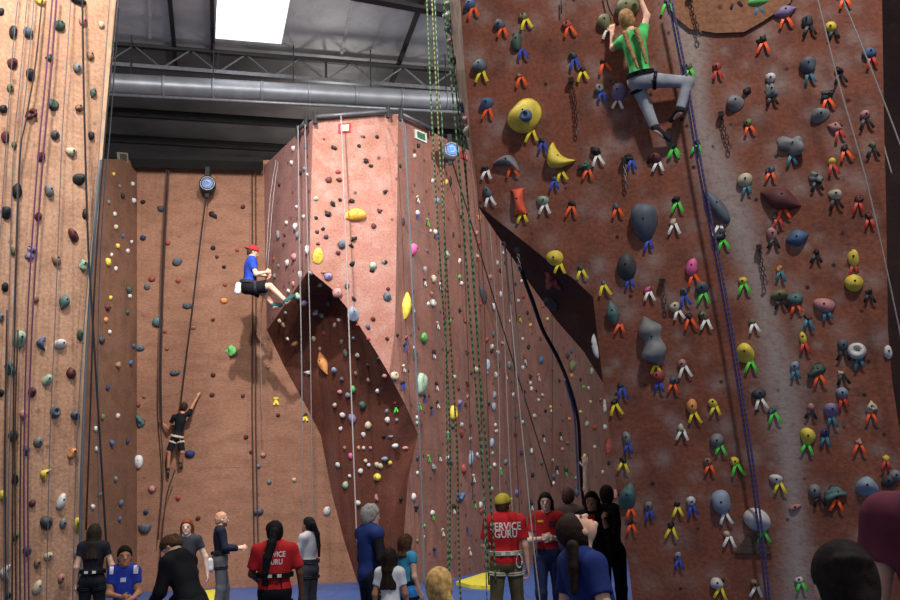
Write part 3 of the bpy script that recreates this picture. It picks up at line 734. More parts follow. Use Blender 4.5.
# chalk smudges round every hold of the near wall, worn into its paint
rs = random.Random(5)
for h in HOLDS:
    if h['wall'] == 'near' and h['x'] > 600 or (h['wall'] == 'near' and h['y'] < 200):
        q = P_NEAR.hit(h['x'] + rs.uniform(-9, 9), h['y'] + rs.uniform(-16, 10))
        SMUDGE.append((q, rs.uniform(.05, .11), rs.uniform(.25, .6)))
for i in range(220):
    q = P_NEAR.hit(rs.uniform(480, 880), rs.uniform(-10, 600))
    SMUDGE.append((q, rs.uniform(.04, .12), rs.uniform(.2, .6)))
build_near()
BV = {'near': bvh_of({'wall_near', 'wall_near_underside', 'wall_near_flank'}), 'left': bvh_of({'wall_left', 'trim_1'}), 'back': bvh_of({'wall_back', 'wall_corner'}),
      'middle': bvh_of({'wall_middle_front', 'wall_middle_flank', 'wall_middle_side', 'wall_middle_undercut'})}

def cast(wall, px, py):
    d = Vector(ray(px, py)).normalized()
    loc, nrm, idx, dist = BV[wall].ray_cast(Vector(CAM), d)
    if loc is None:
        return None, None
    n = np.array(nrm)
    if n @ np.array(d) > 0: n = -n
    return np.array(loc), n

_ico = {}
def ico(level):
    if level not in _ico:
        bm = bmesh.new(); bmesh.ops.create_icosphere(bm, subdivisions=level, radius=1)
        v = np.array([x.co[:] for x in bm.verts]); f = np.array([[q.index for q in p.verts] for p in bm.faces])
        bm.free(); _ico[level] = (v, f)
    v, f = _ico[level]
    return v.copy(), f

def hold_shape(sh, w, h, ang, seed, level, dep=None):
    """a resin hold: x across, y up, z out of the wall, in metres"""
    r = np.random.RandomState(seed)
    v, f = ico(level)
    x, y, z = v[:, 0].copy(), v[:, 1].copy(), v[:, 2].copy()
    d = dep or .42 * min(w, h) + .08 * max(w, h)
    # organic irregularity
    amp = {'k': .30, 't': .22, 'e': .12, 'w': .09}.get(sh, .05)
    frq = 2.6 if sh == 'k' else 1.5
    for k in range(4):
        kv = r.normal(size=3); kv *= frq * (1 + .5 * k) / np.linalg.norm(kv); ph = r.uniform(0, 6)
        s = 1 + amp / (1 + .4 * k) * np.sin(v @ kv + ph)
        x *= s; y *= s; z *= s
    if sh == 'e':
        z *= 1 + .25 * y; x *= 1 + r.uniform(-.12, .2) * y
    elif sh == 'c':
        x = x * .52 * (1 - .35 * y * y) + .75 * (y * y) - .35
    elif sh == 'g':
        x = x / (np.sqrt(np.maximum(1 - y * y, 0)) + .5) * (.95 + .75 * y * y)
    elif sh == 'l':
        x = x * (1 - np.abs(y) ** 1.6 * .75) * 1.05
        z *= 1 - .3 * np.abs(y)
    elif sh == 'r':
        q = x * x + (y - .15) ** 2
        z = np.where(z > 0, z * (1 + .2 * np.exp(-((np.sqrt(q) - .65) / .2) ** 2)) - 1.05 * np.exp(-q / .13), z)
    elif sh == 'h':
        y = np.where(y > .15, .15 + (y - .15) * .12, y) * 1.5 + .45
    elif sh == 'w':
        z = z * (1 + .75 * y); x *= 1 - .22 * y; z = np.where(y > .55, z * .8, z)
    elif sh == 't':
        nk = .62 + .45 * np.sin(y * 3.6) ** 2
        x = x * nk + .18 * np.sin(y * 3.0); z = z * (.65 + .5 * np.sin(y * 3.6) ** 2)
    elif sh == 'd':
        n = (np.abs(x) ** 1.15 + np.abs(y) ** 1.15) ** (1 / 1.15); n = np.where(n < 1e-6, 1, n)
        g = np.sqrt(x * x + y * y) / n
        x *= .5 + .5 * g; y *= .5 + .5 * g
    elif sh == 'b':
        x *= .95 - .15 * y; z *= .85
    z = np.maximum(z, 0)
    # normalise to the size seen
    def nrm(a): return (a - (a.max() + a.min()) / 2) / (a.max() - a.min())
    x, y = nrm(x) * w, nrm(y) * h
    z = z / z.max() * d
    ca, sa = math.cos(math.radians(-ang)), math.sin(math.radians(-ang))
    return np.stack([x * ca - y * sa, x * sa + y * ca, z], 1), f, d

for c, (n, rgb) in HC.items():
    mat('hold_' + n.replace(' ', '_'), rgb, .6, .14, 9, .35, bump=.25)
for c, (n, rgb) in TC.items():
    mat('tape_' + n, rgb, .5, .04, 20, .35)
M_BOLT = mat('bolt_dark', (30, 28, 28), .5, metal=.5)
BOLT = None
def bolt_mesh():
    global BOLT
    if BOLT is None:
        mb = MB(); mb.tube([V3(0, 0, -.008), V3(0, 0, .004)], .011, 8)
        BOLT = mesh_np('bolt', mb.v, mb.f, M_BOLT, False)
    return BOLT
TAPES = {}
def tape_mesh(t, L, wd):
    k = (t, round(L, 2), round(wd, 3))
    if k not in TAPES:
        L, wd = k[1], k[2]
        V, Fc = [], []
        n = 5
        for i in range(n + 1):
            s = i / n
            zz = .012 + .02 * math.sin(s * 3.0) + .012 * s
            for xx in (-1, 1):
                V.append((xx * wd / 2, -s * L, zz)); 
            for xx in (-1, 1):
                V.append((xx * wd / 2, -s * L, zz - .004))
        for i in range(n):
            a, b = 4 * i, 4 * i + 4
            Fc += [(a, b, b + 1, a + 1), (a + 2, a + 3, b + 3, b + 2), (a, a + 2, b + 2, b), (a + 1, b + 1, b + 3, a + 3)]
        Fc += [(0, 1, 3, 2), (4 * n, 4 * n + 2, 4 * n + 3, 4 * n + 1)]
        TAPES[k] = mesh_np('tape_strip', V, Fc, MATS['tape_' + TC[t][0]], False)
    return TAPES[k]

def basis(n):
    v = unit(V3(0, 0, 1) - n * n[2]); u = np.cross(v, n)
    return Matrix(((u[0], v[0], n[0]), (u[1], v[1], n[1]), (u[2], v[2], n[2])))

# landmarks that single holds out
LM = {'near': {(525, 116): 'the big yellow volume', (558, 159): 'the yellow crescent', (644, 223): 'the big slate oval', (781, 199): 'the large maroon leaf', (652, 341): 'the grey two-lobed hold', (692, 267): 'the hot pink hold',
               (857, 351): 'the white ring hold', (757, 520): 'the round white hold', (519, 202): 'the orange-red hourglass', (797, 238): 'the blue diamond', (808, 436): 'the bright yellow egg', (791, 146): 'the grey cratered hold',
               (785, 12): 'the flat lavender hold', (721, 502): 'the pale blue oval', (717, 207): 'the long slate hold', (628, 496): 'the teal triangle', (745, 353): 'the yellow nose hold', (613, 313): 'the teal leaf',
               (836, 493): 'the teal rocky hold', (867, 486): 'the pale blue wedge', (831, 410): 'the lavender egg', (854, 283): 'the round yellow hold', (619, 92): 'the lavender oval', (508, 162): 'the long grey crescent', (692, 406): 'the orange egg', (824, 305): 'the rose bar'},
      'left': {(64, 302): 'the teal leaf by the dark rope', (41, 343): 'the blue crescent', (44, 474): 'the low yellow crescent', (5, 573): 'the white crescent', (61, 501): 'the long white hold', (73, 235): 'the slanted maroon hold',
               (77, 1): 'the wide black hold', (31, 253): 'the lavender knob', (19, 339): 'the pale green wedge', (55, 412): 'the slate ring', (77, 524): 'the yellow wedge', (79, 179): 'the black wedge'},
      'back': {(231, 351): 'the bright green knob', (145, 529): 'the slate half-dome', (140, 421): 'the teal rocky hold on tan', (107, 262): 'the largest yellow dot', (158, 322): 'the round teal hold', (138, 462): 'the white egg by the black climber', (327, 511): 'the white hold at the wall corner', (177, 262): 'the slate pebble'},
      'middle': {(355, 215): 'the orange-yellow oval', (412, 250): 'the hot pink teardrop', (405, 306): 'the tall yellow blade', (420, 384): 'the big green egg', (452, 413): 'the yellow ring', (324, 363): 'the orange leaf', (353, 419): 'the lavender ball',
                 (353, 314): 'the white-blue wedge', (540, 360): 'the blue ball', (423, 339): 'the green half-dome', (470, 458): 'the pale blue bar', (378, 477): 'the low yellow dome', (459, 497): 'the blue knobbly cluster', (571, 366): 'the olive wedge',
                 (318, 256): 'the yellow corner wedge', (482, 295): 'the slanted charcoal bar', (337, 293): 'the rose egg', (394, 376): 'the cream ring', (594, 427): 'the red button', (299, 296): 'the pale green footing'}}
LMLAB = {'near': 'on the near rust-red wall', 'left': 'on the tan rope wall', 'back': 'on the tan back wall', 'middle': 'on the jutting middle wall'}

HOLDS.sort(key=lambda h: -(h['w'] * h['h'] + (40 if h['t'] and h['wall'] == 'near' else 0)))
ORDER = []
for h in HOLDS:
    p, n = cast(h['wall'], h['x'], h['y'])
    if p is None:
        p, n = cast('middle' if h['wall'] != 'left' else 'left', h['x'], h['y'])
        if p is None: continue
        if h['wall'] != 'middle': h['wall'] = 'middle'
    h['p'], h['n'] = p, n
    ORDER.append(h)
INDIV, REST = ORDER[:298], ORDER[298:]

def size_word(h):
    s = max(h['w'], h['h'])
    if h['wall'] == 'near':
        return 'tiny' if s < 8 else 'small' if s < 12 else 'mid-sized' if s < 18 else 'large'
    return 'tiny' if s < 7 else 'small' if s < 11 else 'mid-sized' if s < 15 else 'large'
def angword(h, l):
    dx, dy = h['x'] - l[0], h['y'] - l[1]
    a = abs(dx) / (abs(dy) + 1e-6)
    if a < .8: return 'above' if dy < 0 else 'below'
    return 'left of' if dx < 0 else 'right of'
ordw = ['', 'second ', 'third ', 'fourth ', 'fifth ', 'sixth ', 'seventh ', 'eighth ', 'ninth ', 'tenth ']
keyd = {}
for h in INDIV:
    lms = LM[h['wall']]
    me_ = (int(h['x']), int(h['y']))
    d = [size_word(h), HC[h['c']][0]]
    if h['s'] not in 'e': d.append(SHP[h['s']])
    desc = ' '.join(d) + ' climbing hold'
    if h['t']: desc += ' with %s tape' % TC[h['t']][0]
    elif h['wall'] == 'near': desc += ' without tape'
    h['desc'] = desc
    if me_ in lms:
        h['label'] = lms[me_].replace('the ', '', 1) + ', a climbing hold'
        if h['t']: h['label'] += ' with %s tape' % TC[h['t']][0]
        h['label'] += ' ' + LMLAB[h['wall']]
        continue
    l = min(lms, key=lambda q: (q[0] - h['x']) ** 2 + (q[1] - h['y']) ** 2)
    keyd.setdefault((desc, angword(h, l), lms[l]), []).append((((l[0] - h['x']) ** 2 + (l[1] - h['y']) ** 2), h))
for (desc, aw, ln), L in keyd.items():
    L.sort(key=lambda q: q[0])
    for i, (_, h) in enumerate(L):
        if len(L) == 1:
            h['label'] = '%s %s %s' % (desc, aw, ln)
        else:
            h['label'] = '%s, %s %s %s' % (desc, (ordw[i].strip() + ' nearest') if i else 'nearest', aw, ln)

GRP = {'near': 'holds on the near rust-red wall', 'left': 'holds on the tan rope wall', 'back': 'holds on the tan back wall', 'middle': 'holds on the jutting middle wall'}
def tape_geo(h, s):
    """apex, strip length and width, spread angles"""
    if h['wall'] == 'near':
        big = 1.0
        L, wd = 11 * s, 2.7 * s
        ax, ay = h['dx'] * s * .8, -(h['h'] * .5 - 1.6) * s
        angs = (23, -27) if h['t'] in 'wykgo' else (18, -18)
    else:
        L, wd = 5.2 * s, 1.9 * s
        ax, ay = 0, -(h['h'] * .3) * s
        angs = (26, -26)
    return ax, ay, L, wd, angs

for h in INDIV:
    if len(h['label'].split()) > 16: h['label'] = h['label'].replace(' climbing hold', ' hold')
    if len(h['label'].split()) > 16: h['label'] = h['label'].replace(' nearest', '')
for i, h in enumerate(INDIV):
    s = pix(h['p'])
    w_, h_ = h['w'] * s, h['h'] * s
    if abs(h['a']) > 45: w_, h_ = min(w_, h_), max(w_, h_)
    lev = 3 if max(h['w'], h['h']) > 11 else 2
    if max(h['w'], h['h']) > 24: lev = 4
    v, f, dep = hold_shape(h['s'], w_, h_, h['a'], 100 + i * 7, lev)
    o = mobj('climbing_hold', v, f, MATS['hold_' + HC[h['c']][0].replace(' ', '_')])
    M = basis(h['n']).to_4x4(); M.translation = Vector(h['p'] + h['n'] * .004)
    o.matrix_world = M
    tag(o, h['label'], 'climbing hold', GRP[h['wall']])
    if max(h['w'], h['h']) >= 9:
        b = bpy.data.objects.new('bolt', bolt_mesh()); link(b, o)
        k = np.argmin((v[:, 0] - .08 * w_) ** 2 + (v[:, 1] - .10 * h_) ** 2 + np.where(v[:, 2] > dep * .3, 0, 10))
        b.location = v[k]
        if h['wall'] == 'left' or h['wall'] == 'middle': b.scale = (1.2,) * 3
    if h['t']:
        ax, ay, L, wd, angs = tape_geo(h, s)
        for a in angs:
            t_ = bpy.data.objects.new('tape_strip', tape_mesh(h['t'], L * (1 + .12 * math.sin(i * 3 + a)), wd)); link(t_, o)
            t_.location = (ax + math.copysign(1.1 * s, a), ay, 0)
            t_.rotation_euler = (0, 0, math.radians(a + 7 * math.sin(i * 5.1)))

# a blue pocket sits on the big yellow volume
V, Fc, Cc = [], [], []
off = 0
for i, h in enumerate(REST):
    s = pix(h['p'])
    v, f, dep = hold_shape(h['s'], h['w'] * s, h['h'] * s, h['a'], 900 + i, 2)
    B_ = np.array(basis(h['n']))
    V.append(v @ B_.T + h['p'] + h['n'] * .002); Fc.append(f + off); off += len(v)
    Cc.append(np.tile(lin(HC[h['c']][1]), (len(v), 1)))
    if h['t']:
        ax, ay, L, wd, angs = tape_geo(h, s)
        for a in angs:
            ca, sa = math.cos(math.radians(a)), math.sin(math.radians(a))
            q = np.array([[-wd / 2, 0, .03], [wd / 2, 0, .03], [wd / 2, -L, .045], [-wd / 2, -L, .045]])
            q = np.stack([q[:, 0] * ca - q[:, 1] * sa + ax, q[:, 0] * sa + q[:, 1] * ca + ay, q[:, 2]], 1)
            V.append(q @ B_.T + h['p']); Fc.append(np.array([[0, 1, 2], [0, 2, 3]]) + off); off += 4
            Cc.append(np.tile(lin(TC[h['t']][1]), (4, 1)))
o = mobj('climbing_hold_scatter', np.concatenate(V), np.concatenate(Fc), attr_mat('small_holds', .6), col=np.concatenate(Cc))
tag(o, 'tiny assorted climbing holds scattered over the middle and back walls', 'climbing holds', None, 'stuff')

# blue pocket bolted onto the yellow volume
p, n = cast('near', 531, 118); s = pix(p)
v, f, dep = hold_shape('r', 13 * s, 13 * s, 10, 77, 3)
o = mobj('climbing_hold', v, f, MATS['hold_blue'])
M = basis(n).to_4x4(); M.translation = Vector(p + n * .165); o.matrix_world = M
tag(o, 'small blue pocket hold bolted onto the big yellow volume', 'climbing hold', GRP['near'])

# holds on the narrow side edge of the near wall
EDGE = [(449, 6, 'F', 8, 9), (448, 17, 'W', 7, 9), (449.5, 29, 'T', 8, 9), (452, 42, 'U', 6, 7), (455.5, 60, 'K', 6, 9), (455, 72, 'V', 7, 10), (456, 86, 'V', 8, 14), (463, 107, 'S', 9, 13), (467, 120, 'U', 6, 8), (469, 132, 'C', 6, 12), (473, 150, 'K', 5, 8), (475, 172, 'K', 4, 12)]
be = bvh_of({'wall_near_edge'})
nm = ['topmost pale green', 'white', 'teal', 'rose', 'black', 'small olive', 'tall olive', 'slate blue', 'lower rose', 'cream', 'lower black', 'lowest black']
for i, (x, y, c, w_, h_) in enumerate(EDGE):
    d = Vector(ray(x, y)).normalized()
    loc, nr, _, _ = be.ray_cast(Vector(CAM), d)
    if loc is None: continue
    n = np.array(nr); n = -n if n @ np.array(d) > 0 else n
    p = np.array(loc); s = pix(p)
    v, f, dep = hold_shape('e', w_ * s * 1.5, h_ * s, 0, 50 + i, 3, .07)
    o = mobj('climbing_hold', v, f, MATS['hold_' + HC[c][0].replace(' ', '_')])
    M = basis(n).to_4x4(); M.translation = Vector(p); o.matrix_world = M
    tag(o, nm[i] + ' hold on the narrow side edge of the near wall', 'climbing hold', 'holds on the side edge of the near wall')
# ------------------------------------------------------------------ figures: smooth fields turned into one surface
class SDF:
    def __init__(self, res):
        self.res = res
        self.p = []
    def cone(self, a, b, r1, r2, k=.02, cut=(), sub=False, flat=1.0):
        a, b = np.asarray(a, float), np.asarray(b, float)
        m = max(r1, r2)
        lo, hi = np.minimum(a, b) - m, np.maximum(a, b) + m
        ba = b - a; L2 = ba @ ba + 1e-12
        def f(P):
            q = P - a
            t = np.clip(q @ ba / L2, 0, 1)
            return np.linalg.norm(q - t[..., None] * ba, axis=-1) - (r1 + (r2 - r1) * t)
        self.p.append((f, lo, hi, k, cut, sub)); return self
    def ell(self, c, r, R=None, k=.02, cut=(), sub=False):
        c, r = np.asarray(c, float), np.asarray(r, float)
        R = np.eye(3) if R is None else np.asarray(R)
        e = np.sqrt(((R * r) ** 2).sum(1))
        def f(P):
            q = (P - c) @ R
            k0 = np.linalg.norm(q / r, axis=-1); k1 = np.linalg.norm(q / (r * r), axis=-1)
            return k0 * (k0 - 1) / (k1 + 1e-9)
        self.p.append((f, c - e, c + e, k, cut, sub)); return self
    def mesh(self):
        h = self.res
        lo = np.min([q[1] for q in self.p if not q[5]], 0) - 3 * h
        hi = np.max([q[2] for q in self.p if not q[5]], 0) + 3 * h
        n = np.ceil((hi - lo) / h).astype(int) + 1
        D = np.full(n, .5, dtype=np.float32)
        for f, a, b, k, cut, sub in self.p:
            mg = max(2.5 * k, 2 * h)
            i0 = np.clip(np.floor((a - mg - lo) / h).astype(int), 0, n); i1 = np.clip(np.ceil((b + mg - lo) / h).astype(int) + 1, 0, n)
            if (i1 <= i0).any(): continue
            sl = tuple(slice(x, y) for x, y in zip(i0, i1))
            g = np.stack(np.meshgrid(*[lo[j] + h * np.arange(i0[j], i1[j]) for j in range(3)], indexing='ij'), -1)
            d = f(g)
            for pt, nn in cut:
                d = np.maximum(d, (g - pt) @ np.asarray(nn))
            o = D[sl]
            if sub:
                D[sl] = np.maximum(o, -d)
            else:
                if k > 0:
                    q = np.maximum(k - np.abs(o - d), 0) / k
                    D[sl] = np.minimum(o, d) - q * q * k * .25
                else:
                    D[sl] = np.minimum(o, d)
        return surface_nets(D, lo, h)

CORN = [(i, j, k) for i in (0, 1) for j in (0, 1) for k in (0, 1)]
def surface_nets(D, lo, h):
    s = D < 0
    n = np.array(D.shape)
    cs = np.zeros(n - 1, dtype=np.int8)
    for c in CORN:
        cs += s[c[0]:n[0] - 1 + c[0], c[1]:n[1] - 1 + c[1], c[2]:n[2] - 1 + c[2]]
    act = (cs > 0) & (cs < 8)
    ijk = np.argwhere(act)
    idx = np.full(n - 1, -1, dtype=np.int64)
    idx[act] = np.arange(len(ijk))
    val = [D[ijk[:, 0] + c[0], ijk[:, 1] + c[1], ijk[:, 2] + c[2]] for c in CORN]
    acc = np.zeros((len(ijk), 3)); cnt = np.zeros(len(ijk))
    for a in range(8):
        for b in range(a + 1, 8):
            ca, cb = np.array(CORN[a]), np.array(CORN[b])
            if np.abs(ca - cb).sum() != 1: continue
            m = (val[a] < 0) != (val[b] < 0)
            t = val[a] / (val[a] - val[b] + 1e-12)
            pt = ca + (cb - ca) * t[:, None]
            acc += np.where(m[:, None], pt, 0); cnt += m
    V = lo + h * (ijk + acc / np.maximum(cnt, 1)[:, None])
    Fs = []
    for ax in range(3):
        a1, a2 = (ax + 1) % 3, (ax + 2) % 3
        sl0 = [slice(None)] * 3; sl1 = [slice(None)] * 3
        sl0[ax] = slice(0, n[ax] - 1); sl1[ax] = slice(1, n[ax])
        ch = s[tuple(sl0)] != s[tuple(sl1)]
        e = np.argwhere(ch)
        e = e[(e[:, a1] > 0) & (e[:, a1] < n[a1] - 1) & (e[:, a2] > 0) & (e[:, a2] < n[a2] - 1)]
        if not len(e): continue
        u1 = np.zeros(3, int); u1[a1] = 1
        u2 = np.zeros(3, int); u2[a2] = 1
        q = [idx[tuple((e - x).T)] for x in (u1 + u2, u2, 0 * u1, u1)]
        Q = np.stack(q, 1)
        fl = ~s[tuple(e.T)]
        Q[fl] = Q[fl][:, ::-1]
        Fs.append(Q)
    Q = np.concatenate(Fs)
    return V, Q[(Q >= 0).all(1)]

def rotz(a):
    c, s_ = math.cos(a), math.sin(a)
    return np.array([[c, -s_, 0], [s_, c, 0], [0, 0, 1.0]])
def rotx(a):
    c, s_ = math.cos(a), math.sin(a)
    return np.array([[1.0, 0, 0], [0, c, -s_], [0, s_, c]])
def roty(a):
    c, s_ = math.cos(a), math.sin(a)
    return np.array([[c, 0, s_], [0, 1.0, 0], [-s_, 0, c]])

def stand(h=1.75, heading=0, lean=0, armL=None, armR=None, spread=.10, stepL=0, stepR=0, wide=1.0, hy=0, hp=0, hr=0):
    """joints in metres around the feet; arms are (upper arm direction, forearm direction) in body axes (right, forward, up)"""
    s = h / 1.75
    B = rotz(math.radians(heading))
    Lm = B @ rotx(math.radians(-lean))
    J = {}
    pel = V3(0, 0, .97)
    up_ = lambda p: pel + rotx(math.radians(-lean)) @ (np.asarray(p, float) - pel)
    J['pel'] = pel
    J['neck'] = up_((0, -.015, 1.475)); J['head'] = up_((0, .015, 1.615))
    for sd, k, arm, st in ((1, 'R', armR, stepR), (-1, 'L', armL, stepL)):
        J['sh' + k] = up_((sd * .175 * wide, -.01, 1.42))
        ud, fd = arm if arm else ((sd * .22, -.08, -1), (sd * .05, .28, -1))
        ud, fd = unit(ud), unit(fd)
        J['el' + k] = J['sh' + k] + ud * .29
        J['wr' + k] = J['el' + k] + fd * .255
        J['hip' + k] = V3(sd * .095, 0, .93)
        J['kn' + k] = V3(sd * (.095 + spread) / 2 + sd * .01, st * .5 + .03, .5)
        J['an' + k] = V3(sd * spread, st - .02, .085)
        J['to' + k] = V3(sd * (spread + .02), st + .15, .035)
    J = {k: B @ (v * s) for k, v in J.items()}
    J['s'] = s
    J['H'] = B @ rotx(math.radians(-lean)) @ rotz(math.radians(hy)) @ rotx(math.radians(hp)) @ roty(math.radians(hr))
    return J

def torso_frame(J):
    u = unit(J['neck'] - J['pel']); r = J['shR'] - J['shL']; r = unit(r - u * (r @ u))
    return np.stack([r, np.cross(u, r), u], 1)

def torso(S, J, inf, wide, cut=(), k=.05, belly=0):
    s = J['s']; T = torso_frame(J); L = np.linalg.norm(J['neck'] - J['pel']) / s
    at_ = lambda x, y, t: J['pel'] + (J['neck'] - J['pel']) * t + T @ V3(x * s, y * s, 0)
    R = lambda *r: [(q + inf) * s for q in r]
    S.ell(at_(0, .0, .70), R(.150 * wide, .098, .19), T, k, cut)
    S.ell(at_(0, .015 + belly * .4, .38), R(.132 * wide, .092 + belly, .17), T, k, cut)
    S.ell(at_(0, -.005, .03), R(.150 * wide, .105, .13), T, k, cut)
    S.cone(J['shL'] - T[:, 0] * -.015 * s, J['shR'] - T[:, 0] * .015 * s, (.055 + inf) * s, (.055 + inf) * s, k, cut)
    S.cone(at_(-.07 * wide, -.01, .97), at_(.07 * wide, -.01, .97), (.04 + inf * .7) * s, (.04 + inf * .7) * s, k, cut)

SKINS = {'light': (226, 178, 152), 'pale': (238, 200, 178), 'tan': (190, 132, 98), 'brown': (112, 72, 52)}
def hand(S, wr, d, pn, s, curl=.6, k=.008):
    """palm, four unequal fingers with a knuckle bend, and a thumb from the side of the palm"""
    d = unit(d); pn = unit(pn - d * (pn @ d)); ac = np.cross(d, pn)
    R = np.stack([ac, pn, d], 1)
    S.ell(wr + d * .048 * s, (.039 * s, .016 * s, .052 * s), R, .014)
    for i, (o, L) in enumerate(((-1.5, .062), (-.5, .074), (.5, .079), (1.5, .070))):
        b = wr + d * .088 * s + ac * o * .0195 * s
        d1 = unit(d * math.cos(curl) + pn * math.sin(curl) + ac * o * .06)
        d2 = unit(d * math.cos(curl * 2.1) + pn * math.sin(curl * 2.1))
        e = b + d1 * L * .55 * s; g = e + d2 * L * .5 * s
        S.cone(b - d * .02 * s, e, .0098 * s, .009 * s, k); S.cone(e, g, .009 * s, .0078 * s, .004)
    b = wr + d * .025 * s + ac * .030 * s
    e = b + unit(d * .75 + ac * .6 + pn * .35) * .045 * s
    S.cone(b, e, .0125 * s, .011 * s, k); S.cone(e, e + unit(d * .9 + ac * .1 + pn * .5) * .033 * s, .0105 * s, .0085 * s, .004)

def person(loc, J, label, skin='light', res=.010, wide=1.0, garments=(), hair=None, belly=0, curl=(.6, .6), palm=None, group=None, beard=None, brow=(60, 42, 32)):
    s = J['s']; H = J['H']; hc = J['head']
    hs = s * J.get('hk', 1.0)
    hp = lambda x, y, z: hc + H @ (V3(x, y, z) * hs)
    T = torso_frame(J)
    S = SDF(res)
    torso(S, J, 0, wide, belly=belly)
    S.cone(J['neck'] - T[:, 2] * .03 * s, hp(0, -.02, -.06), .058 * s, .052 * hs, .03)
    S.ell(hp(0, -.008, .022), (.077 * hs, .096 * hs, .092 * hs), H, .02)
    S.ell(hp(0, .028, -.052), (.058 * hs, .060 * hs, .070 * hs), H, .03)
    S.cone(hp(0, .085, .002), hp(0, .104, -.030), .010 * hs, .014 * hs, .012)
    for sd in (1, -1):
        S.ell(hp(sd * .078, -.004, -.014), (.010 * hs, .020 * hs, .031 * hs), H, .006)
        S.ell(hp(sd * .031, .100, -.002), (.017 * hs, .018 * hs, .012 * hs), H, 0, sub=True)
        S.ell(hp(sd * .031, .080, -.003), (.014 * hs, .012 * hs, .011 * hs), H, .004)
        S.ell(hp(sd * .030, .083, .018), (.024 * hs, .010 * hs, .007 * hs), H, .01)
    S.ell(hp(0, .086, -.064), (.024 * hs, .010 * hs, .006 * hs), H, .008)
    S.ell(hp(0, .085, -.073), (.020 * hs, .010 * hs, .006 * hs), H, .006)
    S.ell(hp(0, .076, -.102), (.022 * hs, .018 * hs, .018 * hs), H, .02)
    for k in 'RL':
        S.cone(J['sh' + k], J['el' + k], .049 * s, .040 * s, .04)
        S.cone(J['el' + k], J['wr' + k], .041 * s, .026 * s, .02)
        d = unit(J['wr' + k] - J['el' + k])
        pn = (palm or {}).get(k)
        if pn is None:
            pn = -T[:, 0] if k == 'R' else T[:, 0]
        hd = (palm or {}).get(k + 'd', d)
        hand(S, J['wr' + k], np.asarray(hd, float), np.asarray(pn, float), s * 1.02, curl[0 if k == 'R' else 1])
        S.cone(J['hip' + k], J['kn' + k], .084 * s, .056 * s, .05)
        S.cone(J['kn' + k], J['an' + k], .057 * s, .036 * s, .02)
        S.cone(J['an' + k] - V3(0, 0, .03 * s), J['to' + k], .036 * s, .028 * s, .02)
    V, Q = S.mesh()
    col = np.tile(lin(SKINS[skin]), (len(V), 1))
    q = (V - hc) @ H / hs
    face = (q[:, 1] > .055) & (np.abs(q[:, 0]) < .06) & (np.abs(q[:, 2]) < .13)
    ax = np.abs(q[:, 0])
    def paint(m, c, a=1.0):
        col[m] = col[m] * (1 - a) + np.array(lin(c)) * a
    paint(face & (((ax - .031) / .016) ** 2 + ((q[:, 2] + .003) / .008) ** 2 < 1), (226, 214, 206), .45)
    paint(face & (((ax - .031) / .009) ** 2 + ((q[:, 2] + .003) / .010) ** 2 < 1), (34, 24, 20))
    paint(face & (((ax - .031) / .022) ** 2 + ((q[:, 2] - .021) / .006) ** 2 < 1), brow, .85)
    paint(face & (((q[:, 0]) / .025) ** 2 + ((q[:, 2] + .068) / .011) ** 2 < 1), (176, 82, 78), .75)
    paint((q[:, 1] > .02) & (np.abs(q[:, 0]) < .07) & (((ax - .045) / .02) ** 2 + ((q[:, 2] + .035) / .02) ** 2 < 1), (222, 130, 112), .25)
    if beard:
        paint((q[:, 2] < -.050) & (q[:, 2] > -.14) & (q[:, 1] > .0) & (ax < .075) & ~((ax < .022) & (np.abs(q[:, 2] + .068) < .010)), beard, .85)
    root = mobj('person', V, Q, attr_mat('skin', .55, .3), col=col)
    root.location = loc
    tag(root, label, 'person', group)
    for g in garments:
        cloth(root, J, wide, belly, res, *g[:2], **(g[2] if len(g) > 2 else {}))
    if hair:
        hair_mesh(root, J, hp, hs, res, **hair)
    return root

def cmat(kind, rgb):
    return mat('%s_%d_%d_%d' % ((kind,) + tuple(rgb)), rgb, .85, .16, 7, .15, bump=.4)

